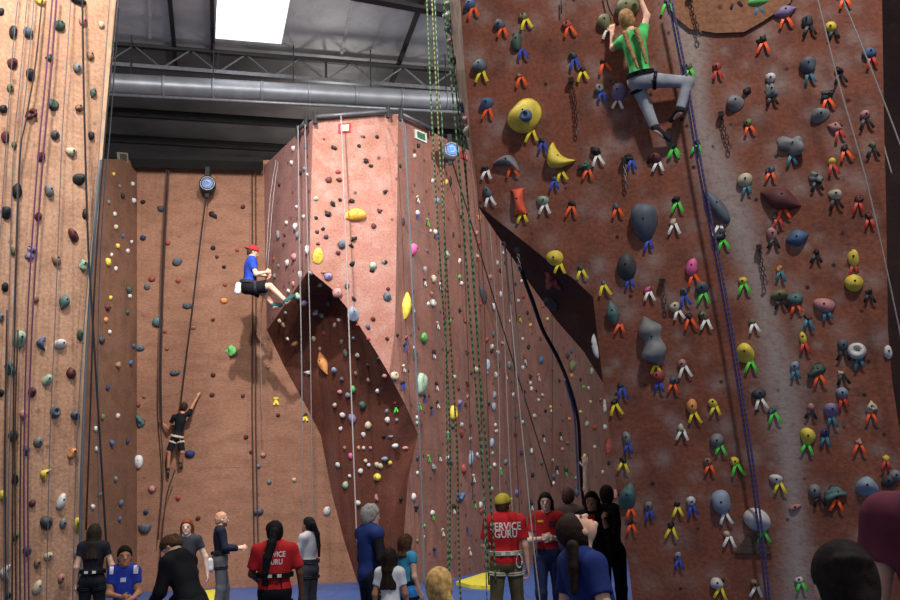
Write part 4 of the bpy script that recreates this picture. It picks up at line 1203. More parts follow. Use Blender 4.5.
def cloth(root, J, wide, belly, res, kind, rgb, **o):
    s = J['s']; T = torso_frame(J); S = SDF(res); U = T[:, 2]
    if kind in ('shirt', 'vest', 'jacket'):
        inf = o.get('inf', .016)
        hem = J['pel'] + U * o.get('hem', -.05) * s
        torso(S, J, inf, wide * o.get('wmul', 1), [(hem, -U)], belly=belly)
        fr = o.get('sleeve', .6)
        fr = fr if isinstance(fr, tuple) else (fr, fr)
        for k, f in zip('RL', fr):
            if f <= 0: continue
            a, b, c = J['sh' + k], J['el' + k], J['wr' + k]
            loose = o.get('loose', .016)
            if f <= 1:
                e = a + (b - a) * f
                S.cone(a, e + unit(b - a) * .03 * s, (.052 + inf * .6) * s, (.046 + loose) * s, .04, [(e, unit(b - a))])
            else:
                e = b + (c - b) * (f - 1)
                S.cone(a, b, (.052 + inf * .6) * s, (.044 + loose * .8) * s, .04)
                S.cone(b, e + unit(c - b) * .02 * s, (.044 + loose * .8) * s, (.033 + loose * .7) * s, .03, [(e, unit(c - b))])
        if o.get('hood'):
            S.ell(J['neck'] - T[:, 1] * .075 * s - U * .02 * s, (.115 * s, .06 * s, .085 * s), T, .04)
            S.cone(J['neck'] + T[:, 0] * .09 * s + U * .01 * s, J['neck'] - T[:, 0] * .09 * s + U * .01 * s, .05 * s, .05 * s, .04)
        nk = J['neck']
        S.cone(nk + T[:, 1] * .01 * s + U * o.get('neckdrop', .0) * s, nk + unit(J['head'] - nk) * .16 * s, .066 * s, .075 * s, sub=True)
    elif kind in ('trousers', 'shorts', 'leggings'):
        inf = o.get('inf', .014)
        top = J['pel'] + U * o.get('waist', .07) * s
        S.ell(J['pel'] + U * .03 * s, ((.150 * wide + inf) * s, (.105 + inf) * s, (.14 + inf) * s), T, .04, [(top, U)])
        S.ell(J['pel'] - U * .03 * s - T[:, 1] * .02 * s, ((.14 * wide + inf) * s, (.105 + inf) * s, (.10 + inf) * s), T, .04, [(top, U)])
        ln = o.get('length', 1.94)
        for k in 'RL':
            a, b, c = J['hip' + k], J['kn' + k], J['an' + k]
            if ln <= 1:
                e = a + (b - a) * ln
                S.cone(a, e + unit(b - a) * .04 * s, (.086 + inf) * s, (.066 + inf * 2) * s, .04, [(e, unit(b - a))])
            else:
                e = b + (c - b) * (ln - 1)
                S.cone(a, b, (.086 + inf) * s, (.058 + inf) * s, .04)
                S.cone(b, e + unit(c - b) * .03 * s, (.060 + inf) * s, (.042 + inf * 1.3) * s, .03, [(e, unit(c - b))])
    elif kind == 'shoe':
        for k in 'RL':
            S = SDF(res)
            a, t_ = J['an' + k], J['to' + k]
            lo_ = a - V3(0, 0, .045 * s) if not o.get('climb') else a
            S.cone(lo_, t_, .046 * s, .036 * s, .02)
            S.cone(a, lo_ - unit(t_ - a) * .025 * s, .046 * s, .042 * s, .02)
            V, Q = S.mesh(); mobj('shoe', V, Q, cmat('shoe', rgb), root)
        return
    elif kind == 'harness':
        c = J['pel'] + U * o.get('z', .10) * s
        mb = MB()
        rx, ry = (.158 * wide + .03) * s, (.112 + .034 + belly * .7) * s
        ring = lambda c, ex, ey, rx, ry, r: mb.tube([c + ex * math.cos(q) * rx + ey * math.sin(q) * ry for q in np.linspace(0, 2 * math.pi, 33)], r, 6)
        for dz in (-.018, 0, .018):
            ring(c + U * dz * s, T[:, 0], T[:, 1], rx, ry, .012 * s)
        for k in 'RL':
            d = unit(J['kn' + k] - J['hip' + k]); ex = unit(T[:, 0] - d * (T[:, 0] @ d)); ey = np.cross(d, ex)
            cc = J['hip' + k] + d * .10 * s
            for dz in (-.012, .012):
                ring(cc + d * dz * s, ex, ey, .108 * s, .108 * s, .012 * s)
            for sg in (-1, 1):
                mb.tube([c - T[:, 1] * ry * .8 + T[:, 0] * (.07 * (1 if k == 'R' else -1)) * s, cc - ey * sg * .1 * s], .008 * s, 5)
        h_ = mb.build('climbing_harness', cmat('harness', rgb), root, True)
        if o.get('buckle'):
            mb = MB()
            for x in (-.05, .06):
                mb = MB(); mb.box(c - T[:, 1] * (ry + .012) + T[:, 0] * x * s, .05 * s, .02 * s, .035 * s, T)
                mb.build('buckle', mat('pale_buckle', (214, 214, 206), .4), h_)
        if o.get('carabiner'):
            mb = MB()
            cc = c - T[:, 1] * ry * .75 + T[:, 0] * rx * .75 - U * .09 * s
            mb.tube([cc + T[:, 0] * .035 * s * math.cos(q) + U * .075 * s * math.sin(q) for q in np.linspace(0, 2 * math.pi, 20)], .009 * s, 6)
            mb.build('carabiner', mat('pale_metal', (220, 220, 220), .3, metal=.3), h_, True)
        return
    elif kind == 'cap':
        H = J['H']; hc = J['head']; hs = s * J.get('hk', 1.0)
        hp = lambda x, y, z: hc + H @ (V3(x, y, z) * hs)
        pl = [(hp(0, 0, .028), -H[:, 2])]
        S.ell(hp(0, -.012, .026), (.097 * hs, .119 * hs, .114 * hs), H, .01, pl)
        sg = o.get('brim', 1)
        S.ell(hp(0, sg * .125, .034), (.068 * hs, .065 * hs, .012 * hs), H, .01)
    elif kind == 'bag':
        c = J['pel'] - T[:, 1] * .17 * s + T[:, 0] * o.get('side', .1) * s - U * .02 * s
        S.cone(c, c - U * .12 * s, .055 * s, .06 * s, .02)
    V, Q = S.mesh()
    ob = mobj(o.get('name', kind), V, Q, cmat(kind, rgb), root)
    if o.get('text'):
        lettering(ob, V, Q, J, T, o['text'], o.get('tcol', (226, 222, 214)), s, o.get('tz', .60), o.get('tw', .25))
    if o.get('patch'):
        for (nm_, c_, x, z_, w2, h2) in o['patch']:
            decal(ob, V, Q, J, T, s, nm_, c_, x, z_, w2, h2, 1)
    return ob

def decal(ob, V, Q, J, T, s, name, c, x, z_, w2, h2, side):
    bv = BVHTree.FromPolygons([Vector(v) for v in V], [list(map(int, q)) for q in Q])
    base = J['pel'] + (J['neck'] - J['pel']) * z_
    n = 8; vv = []; ff = []
    for i in range(n + 1):
        for j in range(n + 1):
            p = base + T[:, 0] * (x + (i / n - .5) * w2) * s + T[:, 2] * (j / n - .5) * h2 * s + T[:, 1] * side * .5 * s
            h_ = bv.ray_cast(Vector(p), Vector(-T[:, 1] * side))
            loc = np.array(h_[0]) if h_[0] is not None else p - T[:, 1] * side * .35 * s
            vv.append(loc + T[:, 1] * side * .006)
    for i in range(n):
        for j in range(n):
            a = i * (n + 1) + j
            ff.append((a, a + n + 1, a + n + 2, a + 1))
    mobj(name, vv, ff, cmat(name, c), ob)

def lettering(ob, V, Q, J, T, lines, rgb, s, tz, tw):
    bv = BVHTree.FromPolygons([Vector(v) for v in V], [list(map(int, q)) for q in Q])
    for li, txt in enumerate(lines):
        cu = bpy.data.curves.new('lettering', 'FONT'); cu.body = txt; cu.align_x = 'CENTER'; cu.align_y = 'CENTER'; cu.size = 1.0; cu.offset = .02; cu.resolution_u = 2
        tmp = bpy.data.objects.new('tmp_text', cu); COL.objects.link(tmp)
        dg = bpy.context.evaluated_depsgraph_get()
        me = bpy.data.meshes.new_from_object(tmp.evaluated_get(dg))
        bpy.data.objects.remove(tmp)
        bm = bmesh.new(); bm.from_mesh(me)
        bmesh.ops.triangulate(bm, faces=bm.faces)
        for _ in range(3):
            es = [e for e in bm.edges if e.calc_length() > .18]
            if not es: break
            bmesh.ops.subdivide_edges(bm, edges=es, cuts=1); bmesh.ops.triangulate(bm, faces=bm.faces)
        xs = [v.co.x for v in bm.verts]
        k = tw * s / 4.2
        base = J['pel'] + (J['neck'] - J['pel']) * tz - T[:, 2] * li * .085 * s
        for v in bm.verts:
            p = base + T[:, 0] * v.co.x * k + T[:, 2] * v.co.y * k * 1.25
            h_ = bv.ray_cast(Vector(p - T[:, 1] * .6 * s), Vector(T[:, 1]))
            loc = np.array(h_[0]) if h_[0] is not None else p - T[:, 1] * .14 * s
            v.co = Vector(loc - T[:, 1] * .006)
        m2 = bpy.data.meshes.new('lettering'); bm.to_mesh(m2); bm.free()
        m2.materials.append(mat('print_white', rgb, .6, .05))
        link(bpy.data.objects.new('lettering', m2), ob)

def hair_mesh(root, J, hp, hs, res, rgb=(40, 28, 22), style='short', length=.3, extra=(), tips=None):
    s = J['s']; H = J['H']; S = SDF(min(res, .009))
    cutf = [(hp(0, .020, 0), (H @ unit(V3(0, 1, -1.05))))]
    vol = {'long': .014, 'short': .012, 'buzz': .006, 'curly': .022, 'pony': .011, 'bun': .012}.get(style, .012)
    S.ell(hp(0, -.012, .028), ((.077 + vol) * hs, (.098 + vol) * hs, (.092 + vol) * hs), H, .02, cutf)
    S.ell(hp(0, -.045, -.025), ((.066 + vol) * hs, (.060 + vol) * hs, (.075 + vol) * hs), H, .03, cutf)
    if style in ('long',):
        dn = V3(0, 0, -1)
        T = torso_frame(J)
        for x, y in ((-.074, -.025), (-.045, -.06), (0, -.075), (.045, -.06), (.074, -.025)):
            a = hp(x, y, .0); b = a + dn * .16 * s - T[:, 1] * .02 * s
            b2 = b + dn * max(length - .16, .02) * s - T[:, 1] * .05 * s + T[:, 0] * x * .25 * s
            S.cone(a, b, .034 * hs, .036 * s, .03); S.cone(b, b2, .036 * s, .022 * s, .03)
    if style == 'curly':
        r = np.random.RandomState(3)
        for i in range(26):
            a = r.uniform(-2.9, 2.9); e = r.uniform(-.2, 1.4)
            S.ell(hp(.088 * math.cos(e) * math.sin(a), -.105 * math.cos(e) * math.cos(a) * (1 if abs(a) < 1.9 else .6), .03 + .095 * math.sin(e)), (.024 * hs,) * 3, None, .012)
    for e in extra:
        kind, pts, r1, r2 = e
        P = [hp(*p) if kind == 'h' else J['neck'] + np.asarray(p) * s if kind == 'n' else np.asarray(p) for p in pts]
        for i in range(len(P) - 1):
            t0, t1 = i / (len(P) - 1), (i + 1) / (len(P) - 1)
            S.cone(P[i], P[i + 1], (r1 + (r2 - r1) * t0) * s, (r1 + (r2 - r1) * t1) * s, .015)
    V, Q = S.mesh()
    t = mat('hair_%d_%d_%d' % tuple(rgb), rgb, .7, .3, 40, .12, bump=.4)
    return mobj('hair', V, Q, t, root)

def place(px, py, Y):
    """feet position and standing height for someone whose crown shows at a pixel"""
    p = at(px, py, Y)
    return V3(p[0], p[1], 0), p[2]

# ---- people on the floor (crown pixel, distance)
def someone(px, py, Y, label, hmul=1.0, dx=0, skin='light', res=.010, wide=1.0, garments=(), hair=None, **o):
    loc, z = place(px, py, Y)
    pk = {k: o.pop(k) for k in ('belly', 'curl', 'palm', 'beard', 'group', 'brow') if k in o}
    hk = o.pop('hk', None)
    J = stand(h=z * hmul, wide=wide, **o)
    if hk: J['hk'] = hk
    # bring the head under the pixel
    loc = loc - V3(J['head'][0], J['head'][1], 0)
    return person(loc, J, label, skin, res, wide, garments, hair, **pk), J, loc

SHB = ('shoe', (40, 38, 40))
someone(95, 523, 13, 'woman with long dark hair in black top and harness under the corner ropes', heading=5, skin='light', wide=.92,
        armR=((.35, .1, -1), (.1, .5, -1)), garments=[('shirt', (34, 33, 42), dict(sleeve=.45, hem=-.02)), ('trousers', (30, 30, 38)), SHB, ('harness', (24, 24, 28), dict(buckle=1))], hair=dict(rgb=(42, 34, 28), style='long', length=.36))
someone(125, 546, 10.3, 'boy with short dark hair in blue sports shirt with white shoulders, holding a rope', heading=-168, hy=10, hp=2, skin='tan', wide=.86, hk=1.12,
        armR=((.10, .25, -1), (-.85, .8, -.15)), armL=((-.15, .15, -1), (.25, 1, -.25)), curl=(1.1, 1.1),
        garments=[('shirt', (42, 60, 158), dict(sleeve=.55, patch=[('shoulder_stripe', (214, 212, 226), -.155, .93, .06, .11), ('shoulder_stripe', (214, 212, 226), .155, .93, .05, .10), ('shirt_emblem', (190, 196, 226), .0, .68, .07, .055)])), ('trousers', (34, 34, 48)), SHB, ('harness', (30, 30, 36), dict(z=.05))], hair=dict(rgb=(24, 18, 16), style='short'))
someone(171, 536, 9.4, 'person with loose brown bun bowing over in black hooded sweatshirt', heading=60, hy=20, hp=-34, lean=30, hmul=1.07, wide=.95,
        armR=((.20, .30, -1), (-.2, .8, -.7)), armL=((-.15, .15, -1), (.2, .8, -.7)), brow=(40, 28, 20),
        garments=[('jacket', (22, 22, 25), dict(sleeve=1.95, hood=1, inf=.03, loose=.028, hem=-.08, name='hooded_sweatshirt')), ('trousers', (30, 30, 34)), SHB], hair=dict(rgb=(74, 50, 34), style='bun', extra=[('h', [(0, -.09, .03), (0, -.11, .02)], .045, .04)]))
someone(187, 518, 14, 'red-haired woman in dark grey tee facing the room behind the hooded person', heading=185, skin='pale', wide=.95,
        armR=((.40, -.05, -1), (.25, .05, -1)), armL=((-.45, -.05, -1), (-.15, .1, -1)),
        garments=[('shirt', (58, 58, 66), dict(sleeve=.5, neckdrop=-.04)), ('trousers', (44, 46, 58)), SHB], hair=dict(rgb=(122, 62, 36), style='long', length=.20))
someone(222, 511, 16, 'bald bearded man in navy long-sleeved top and grey jeans feeding a rope', heading=-72, skin='light',
        armR=((.25, .25, -1), (-.15, 1, -.05)), armL=((-.2, .35, -1), (.2, 1, -.05)), curl=(1.0, 1.0), beard=(60, 44, 34), spread=.13, stepR=-.05, stepL=.12,
        garments=[('shirt', (26, 28, 44), dict(sleeve=1.8, hem=.0)), ('trousers', (84, 84, 88), dict(inf=.022)), SHB, ('harness', (40, 38, 40)), ('bag', (190, 190, 190), dict(name='chalk_bag', side=.08))], hair=dict(rgb=(176, 132, 108), style='buzz'))
_, Jp, Lp = someone(275, 521, 10.4, 'woman with thick black ponytail seen from behind in red staff tee and black harness', heading=8, skin='brown', wide=1.14, belly=.04,
        armR=((.34, .05, -1), (.05, .25, -1)), armL=((-.26, .30, -1), (.2, .8, -.3)), curl=(.5, .9),
        garments=[('shirt', (184, 40, 44), dict(sleeve=.75, hem=-.10, inf=.026, loose=.03, text=['SERVICE', 'GURU'], tz=.80, tw=.29)), ('trousers', (22, 22, 26)), SHB, ('harness', (22, 22, 24), dict(z=.17, buckle=1))],
        hair=dict(rgb=(22, 20, 20), style='curly', extra=[('h', [(0, -.13, .01), (-.02, -.16, -.08)], .05, .05), ('n', [(-.01, -.15, .02), (-.05, -.19, -.14), (-.075, -.20, -.30), (-.085, -.19, -.42)], .058, .03)]))
someone(308, 516, 14, 'woman with long black ponytail in pale grey long-sleeved top facing the tan wall', heading=62, hp=14, skin='tan', wide=.95,
        armR=((.1, .35, -1), (-.2, 1, .35)), armL=((-.1, .35, -1), (.15, 1, .35)), curl=(1, 1),
        garments=[('shirt', (178, 176, 180), dict(sleeve=1.75, hem=-.04)), ('trousers', (58, 56, 62)), SHB, ('harness', (50, 48, 52))], hair=dict(rgb=(22, 18, 18), style='pony', extra=[('n', [(.07, -.10, .15), (.13, -.06, .0), (.15, -.04, -.18), (.15, -.04, -.34)], .045, .02)]))
someone(371, 504, 11, 'grey-haired man in royal blue padded vest over black sleeves, looking towards the middle wall', heading=-58, wide=1.05, belly=.02,
        armR=((.30, .05, -1), (-.05, .15, -1)), armL=((-.2, .1, -1), (0, .3, -1)),
        garments=[('shirt', (28, 29, 36), dict(sleeve=1.9, inf=.016)), ('vest', (42, 58, 114), dict(sleeve=0, inf=.040, hem=-.08, wmul=.80)), ('trousers', (30, 34, 48)), SHB], hair=dict(rgb=(150, 144, 138), style='curly'))
someone(390, 548, 10, 'girl with long dark hair and white tee beside the man in the blue vest', heading=-18, wide=.88, hk=1.12, skin='tan',
        armR=((.2, .1, -1), (.0, .5, -1)), garments=[('shirt', (214, 212, 214), dict(sleeve=.6, hem=-.06)), ('trousers', (34, 36, 56)), SHB, ('harness', (24, 26, 40), dict(z=.0))], hair=dict(rgb=(36, 25, 20), style='long', length=.40))
someone(406, 534, 11.5, 'girl with brown hair in turquoise tee and blue shorts facing the middle wall', heading=-42, wide=.86, hk=1.1,
        armR=((.15, -.05, -1), (.05, .45, -1)), garments=[('shirt', (66, 148, 186), dict(sleeve=.3, hem=.02)), ('shorts', (52, 128, 196), dict(length=.7)), ('shoe', (40, 40, 60)), ('harness', (28, 30, 44), dict(z=.08))], hair=dict(rgb=(70, 44, 30), style='long', length=.16))
someone(439, 568, 5.5, 'blonde child seen from behind with low side ponytail, only head in view', heading=-6, res=.008, wide=.85, hk=1.14,
        garments=[('shirt', (90, 110, 150), dict(sleeve=.6)), ('trousers', (40, 42, 60)), SHB], hair=dict(rgb=(196, 156, 98), style='pony', extra=[('h', [(.055, -.09, -.06), (.09, -.09, -.12), (.10, -.08, -.18)], .04, .03)]))
_, Jc, Lc = someone(503, 493, 12, 'man in mustard cap and red staff tee with pale harness, seen from behind belaying', heading=4, hy=-34, hp=12, skin='light', res=.008, wide=1.0,
        armR=((.20, -.02, -1), (.1, .12, -1)), armL=((-.24, .25, -1), (.45, .75, -.1)), curl=(.7, 1.1), spread=.14, stepR=.05,
        garments=[('shirt', (188, 38, 42), dict(sleeve=.72, hem=-.12, inf=.034, loose=.026, text=['SERVICE', 'GURU'], tz=.78, tw=.42)), ('trousers', (92, 84, 58), dict(inf=.014, waist=-.03)), SHB, ('harness', (176, 172, 150), dict(z=.09, buckle=1, carabiner=1)), ('cap', (176, 160, 60))], hair=dict(rgb=(76, 54, 36), style='short'))
someone(545, 491, 13, 'woman with long dark hair in red staff tee and jeans facing the room, hands joined', heading=172, skin='pale', wide=.92, res=.008, hk=.95,
        armR=((.25, .1, -1), (-.85, .75, .12)), armL=((-.25, .1, -1), (.75, .8, .15)), curl=(.9, .9),
        garments=[('shirt', (172, 36, 42), dict(sleeve=.6, hem=-.02, patch=[('name_badge', (226, 170, 50), .075, .80, .075, .028), ('shirt_emblem', (70, 42, 60), -.075, .72, .08, .075)])), ('trousers', (36, 46, 78)), SHB], hair=dict(rgb=(36, 24, 22), style='long', length=.30))
someone(568, 487, 14.5, 'man with short brown hair in dark brown tee, half hidden behind the looking-up woman', heading=-20, skin='tan', wide=1.05,
        garments=[('shirt', (70, 56, 48), dict(sleeve=.7)), ('trousers', (40, 42, 56)), SHB], hair=dict(rgb=(60, 40, 30), style='short'))
_, Jph, Lph = someone(591, 490, 12.4, 'dark-haired woman in open black jacket over red tee raising a phone', heading=160, hp=-6, skin='tan', wide=.95, hk=.95,
        armR=((.2, .5, -.8), (-.5, .6, .8)), armL=((-.2, .5, -.8), (.1, .7, .8)), curl=(1.0, 1.0), palm={'R': (-1, 0, 0), 'L': (1, 0, 0)},
        garments=[('shirt', (176, 36, 42), dict(sleeve=.5)), ('jacket', (24, 24, 28), dict(sleeve=1.7, inf=.03, hem=-.10, patch=[('shirt_front', (176, 36, 42), 0, .80, .09, .16)])), ('trousers', (28, 28, 34)), SHB], hair=dict(rgb=(28, 20, 18), style='long', length=.2))
someone(606, 484, 13, 'dark-haired climber in black tee from behind with one arm stretched up the wall', heading=-6, hp=15, skin='pale', wide=.95,
        armL=((-.28, .12, 1), (.02, .12, 1)), armR=((.25, .35, .12), (-.05, .3, 1)), curl=(.4, .3), palm={'L': (0, 1, 0), 'R': (0, 1, 0)},
        garments=[('shirt', (28, 27, 30), dict(sleeve=.6)), ('trousers', (32, 32, 40)), SHB], hair=dict(rgb=(38, 28, 24), style='short'))
someone(576, 514, 5.6, 'woman in navy tee with long dark ponytail, head tilted far back to watch the climbers', heading=-72, hp=55, lean=-13, hmul=1.03, res=.006, wide=1.0,
        armR=((.42, .02, -1), (.15, .2, -1)), garments=[('shirt', (34, 48, 104), dict(sleeve=.62, hem=-.06, inf=.022, loose=.024, neckdrop=-.015)), ('trousers', (40, 44, 60)), SHB],
        hair=dict(rgb=(46, 32, 28), style='pony', extra=[('h', [(0, -.11, .0), (0, -.135, -.04)], .032, .030), ('n', [(-.05, -.155, .06), (-.055, -.165, -.06), (-.055, -.16, -.2)], .036, .022)]))
someone(838, 537, 2.6, 'child with dark tied hair seen from behind below the round white hold', heading=6, res=.006, wide=.85, hk=1.0,
        garments=[('shirt', (30, 28, 32), dict(sleeve=.6)), ('trousers', (30, 30, 36)), SHB], hair=dict(rgb=(34, 26, 24), style='pony', extra=[('h', [(-.05, -.085, .075), (-.01, -.105, .075), (.035, -.10, .07)], .012, .009), ('h', [(0, -.09, -.04), (0, -.115, -.10), (0, -.12, -.2)], .05, .04)]))
someone(950, 404, 3.2, 'man in maroon tee, only shoulder and bare forearm showing at the edge of view', heading=-35, res=.006, wide=1.22, belly=.03, skin='light',
        armL=((-.25, .05, -1), (.1, .9, -.25)), armR=((.2, .1, -1), (-.1, .9, -.2)), curl=(.9, .9),
        garments=[('shirt', (100, 46, 62), dict(sleeve=.42, inf=.024, loose=.026)), ('trousers', (26, 26, 32)), SHB], hair=dict(rgb=(50, 36, 28), style='short'))

# ---- climbers on the walls: joints set where the photograph shows them
def climber(pl, pts, s, label, Hrot, **o):
    """pts: joint -> (px, py, distance out of the wall plane)"""
    J = {k: pl.hit(x, y, d) for k, (x, y, d) in pts.items()}
    root = J['pel'].copy()
    J = {k: v - root for k, v in J.items()}
    J['s'] = s; J['H'] = Hrot(torso_frame(J)); J['hk'] = o.pop('hk', 1.0)
    return person(root, J, label, **o), J, root

_, Jg, Rg = climber(P_NEAR, dict(pel=(641, 78, .26), neck=(632, 33, .30), head=(627, 20, .24), shR=(642, 36, .26), shL=(622, 42, .26), elR=(647, 16, .20), wrR=(641, 0, .20), elL=(613, 48, .14), wrL=(612, 32, .10),
        hipR=(647, 80, .24), hipL=(635, 82, .24), knR=(688, 82, .16), knL=(646, 105, .14), anR=(680, 110, .22), anL=(655, 128, .16), toR=(671, 120, .08), toL=(669, 139, .08)), .82,
        'blonde girl with two braids in bright green tee and grey leggings climbing the near wall', lambda T: T @ rotx(math.radians(22)) @ rotz(math.radians(8)), res=.007, wide=.86, hk=1.12, skin='light', curl=(.8, .8),
        palm={'R': -P_NEAR.n, 'L': -P_NEAR.n},
        garments=[('shirt', (82, 178, 98), dict(sleeve=.55, hem=-.01, inf=.018)), ('leggings', (140, 142, 150), dict(inf=.014)), ('shoe', (44, 42, 46), dict(climb=1)), ('harness', (26, 26, 30), dict(z=.05))],
        hair=dict(rgb=(150, 116, 78), style='pony', extra=[('w', [P_NEAR.hit(x, y, .42) - P_NEAR.hit(641, 78, .26) for x, y in ((625, 33), (629, 46), (634, 58), (638, 68))], .034, .016), ('w', [P_NEAR.hit(x, y, .42) - P_NEAR.hit(641, 78, .26) for x, y in ((636, 30), (641, 42), (644, 54), (646, 63))], .034, .016)]))
PB = Plane(at(262, 275, 21.0), at(262, 275, 21.0) + V3(1, 0, 0), at(262, 275, 21.0) + V3(0, 0, 1))
_, Jb, Rb = climber(PB, dict(pel=(248, 286, 0), neck=(252, 259, 0), head=(253, 252, 0), shR=(252, 263, .17), shL=(251, 263, -.17), elR=(256, 274, .22), wrR=(266, 272, .10), elL=(257, 274, -.2), wrL=(267, 276, -.06),
        hipR=(251, 288, .09), hipL=(251, 288, -.09), knR=(270, 286, .12), knL=(263, 293, -.12), anR=(286, 301, .12), anL=(274, 305, -.10), toR=(294, 296, .12), toL=(281, 305, -.10)), 1.2,
        'man in royal blue tee, black shorts and red cap sitting back in his harness', lambda T: T @ rotx(math.radians(-10)), hk=.92, res=.010, skin='light', wide=1.12, curl=(1.0, 1.0),
        garments=[('shirt', (42, 68, 168), dict(sleeve=.6, hem=.02, inf=.022)), ('shorts', (24, 24, 28), dict(length=.8, inf=.026)), ('shoe', (44, 84, 84), dict(climb=1)), ('harness', (60, 60, 70), dict(z=.06)), ('cap', (176, 40, 44), dict(brim=-1)), ('bag', (226, 224, 220), dict(name='chalk_bag', side=.06))],
        hair=dict(rgb=(70, 46, 34), style='short'))
_, Jk, Rk = climber(P_BACK, dict(pel=(177, 437, .24), neck=(182, 414, .28), head=(184, 407, .24), shR=(189, 414, .24), shL=(174, 417, .24), elR=(193, 405, .16), wrR=(198, 396, .08), elL=(168, 428, .16), wrL=(162, 423, .08),
        hipR=(180, 439, .22), hipL=(174, 439, .22), knR=(182, 452, .26), knL=(169, 452, .24), anR=(180, 463, .14), anL=(168, 469, .14), toR=(182, 468, .06), toL=(168, 477, .06)), .78,
        'child in black tee climbing low on the tan wall, one arm reaching up', lambda T: T @ rotx(math.radians(15)), res=.010, skin='tan', wide=.9, hk=1.12, curl=(.5, .5), palm={'R': -P_BACK.n, 'L': -P_BACK.n},
        garments=[('shirt', (24, 24, 27), dict(sleeve=.5, hem=.02)), ('shorts', (24, 24, 28), dict(length=.9)), ('shoe', (52, 52, 50), dict(climb=1)), ('harness', (206, 190, 170), dict(z=.02))],
        hair=dict(rgb=(60, 38, 28), style='short'))
# ------------------------------------------------------------------ ropes, chains, belay drums
def rope_mat(name, a, b=None, period=.07):
    if name in MATS: return MATS[name]
    if b is None:
        return mat(name, a, .75, .1, 60)
    t = NT(name)
    tc = t.node('ShaderNodeTexCoord')
    wv = t.node('ShaderNodeTexWave'); wv.bands_direction = 'Z'
    wv.inputs['Scale'].default_value = .314 / period
    wv.inputs['Distortion'].default_value = .4
    t.link(tc.outputs['Object'], wv.inputs['Vector'])
    t.link(t.mix(t.ramp(wv.outputs['Fac'], .42, .58), lin(b), lin(a)), t.b.inputs['Base Color'])
    t.b.inputs['Roughness'].default_value = .8
    MATS[name] = t.m
    return t.m

def rope(pts, r, material, label, group=None, name='climbing_rope', parts=()):
    P = [np.asarray(q, float) for q in pts]
    if len(P) > 2:
        E_ = [2 * P[0] - P[1]] + P + [2 * P[-1] - P[-2]]
        out = []
        for i in range(len(P) - 1):
            a, b, c, d = E_[i:i + 4]
            for k in range(8):
                u = k / 8
                out.append(.5 * (2 * b + (c - a) * u + (2 * a - 5 * b + 4 * c - d) * u * u + (3 * b - a - 3 * c + d) * u ** 3))
        P = out + [P[-1]]
    mb = MB(); mb.tube(P, r, 7)
    o = mb.build(name, material, None, True)
    tag(o, label, 'rope', group)
    return o
def on(pl, pts, off):
    return [pl.hit(x, y, off if not isinstance(off, tuple) else off[0] + (off[1] - off[0]) * i / (len(pts) - 1)) for i, (x, y) in enumerate(pts)]
def dep(pts):
    return [at(*p) for p in pts]

R_GREEN = rope_mat('rope_green_check', (112, 150, 96), (48, 66, 46), .075)
R_YEL = rope_mat('rope_yellow_check', (146, 146, 86), (66, 66, 42), .075)
R_MINT = rope_mat('rope_mint', (128, 170, 136), (58, 92, 74), .09)
R_PUR = rope_mat('rope_purple', (94, 54, 84))
R_VIO = rope_mat('rope_violet', (74, 66, 116), (54, 50, 88), .05)
R_GREY = rope_mat('rope_grey', (112, 108, 108))
R_BLUG = rope_mat('rope_bluegrey', (92, 98, 106))
R_BLK = rope_mat('rope_black', (34, 32, 34))
R_DK = rope_mat('rope_darkbrown', (58, 44, 42))
R_WHT = rope_mat('rope_white', (172, 164, 156))
R_MID = rope_mat('rope_midgrey', (138, 132, 128))

# left wall
G = 'ropes hanging down the tan rope wall'
rope(on(P_LEFT, [(82, -20), (84, 100), (88, 240), (92, 310), (100, 440), (109, 590)], (.25, .9)), .014, R_BLK, 'black rope hanging past the teal leaf hold down to the boy', G)
rope(on(P_LEFT, [(54, -20), (46, 75), (38, 160), (28, 310), (24, 460), (25, 620)], .22), .011, R_PUR, 'purple rope on the tan rope wall, outer strand of its pair', G)
rope(on(P_LEFT, [(58, -20), (51, 75), (43, 160), (33, 310), (28, 460), (29, 620)], .25), .011, R_PUR, 'purple rope on the tan rope wall, strand nearer the black rope', G)
for i, (p, m_) in enumerate((([(20, -20), (12, 60), (5, 160), (-4, 300)], R_BLUG), ([(29, -20), (20, 80), (13, 160), (9, 310), (4, 460), (4, 620)], R_BLUG), ([(36, -20), (27, 80), (19, 160), (14, 300), (9, 460), (8, 620)], R_BLUG),
                             ([(44, -20), (36, 60), (26, 120), (20, 160), (15, 310), (13, 460), (12, 620)], R_DK), ([(72, -20), (67, 60), (62, 140), (56, 300), (50, 440), (46, 620)], R_BLUG), ([(111, -20), (104, 80), (97, 180), (86, 300), (77, 440), (72, 620)], R_BLUG), ([(7, 310), (5, 440), (6, 620)], R_DK), ([(18, 330), (15, 440), (16, 620)], R_DK), ([(21, 420), (20, 520), (20, 620)], R_DK))):
    rope(on(P_LEFT, p, .18 + .01 * i), .006 if i not in (3, 6, 7, 8) else .010, m_, ['thin blue-grey rope at the outer margin of the tan rope wall', 'thin blue-grey rope beside the pale green wedge hold', 'second thin blue-grey rope beside the pale green wedge hold', 'thin dark rope running down beside the purple pair', 'faint thin rope between the purple pair and the black rope', 'faint thin rope along the pale edge post high on the tan wall',
         'dark rope low on the tan rope wall at its outer margin', 'dark rope low on the tan wall beside the purple pair', 'short dark rope low on the tan wall in the rope bundle'][i], G)
rope(on(P_LEFT, [(101, 160), (91, 280), (84.5, 400), (80.5, 520), (81, 640)], .12), .02, R_BLUG, 'thick grey rope along the pale edge post of the tan rope wall', G)
rope(on(P_LEFT, [(117, 0), (108, 100), (100, 200), (94, 300), (90, 420), (86, 530)], .30), .012, R_BLK, 'thin dark rope just outside the pale edge post of the tan rope wall', G)
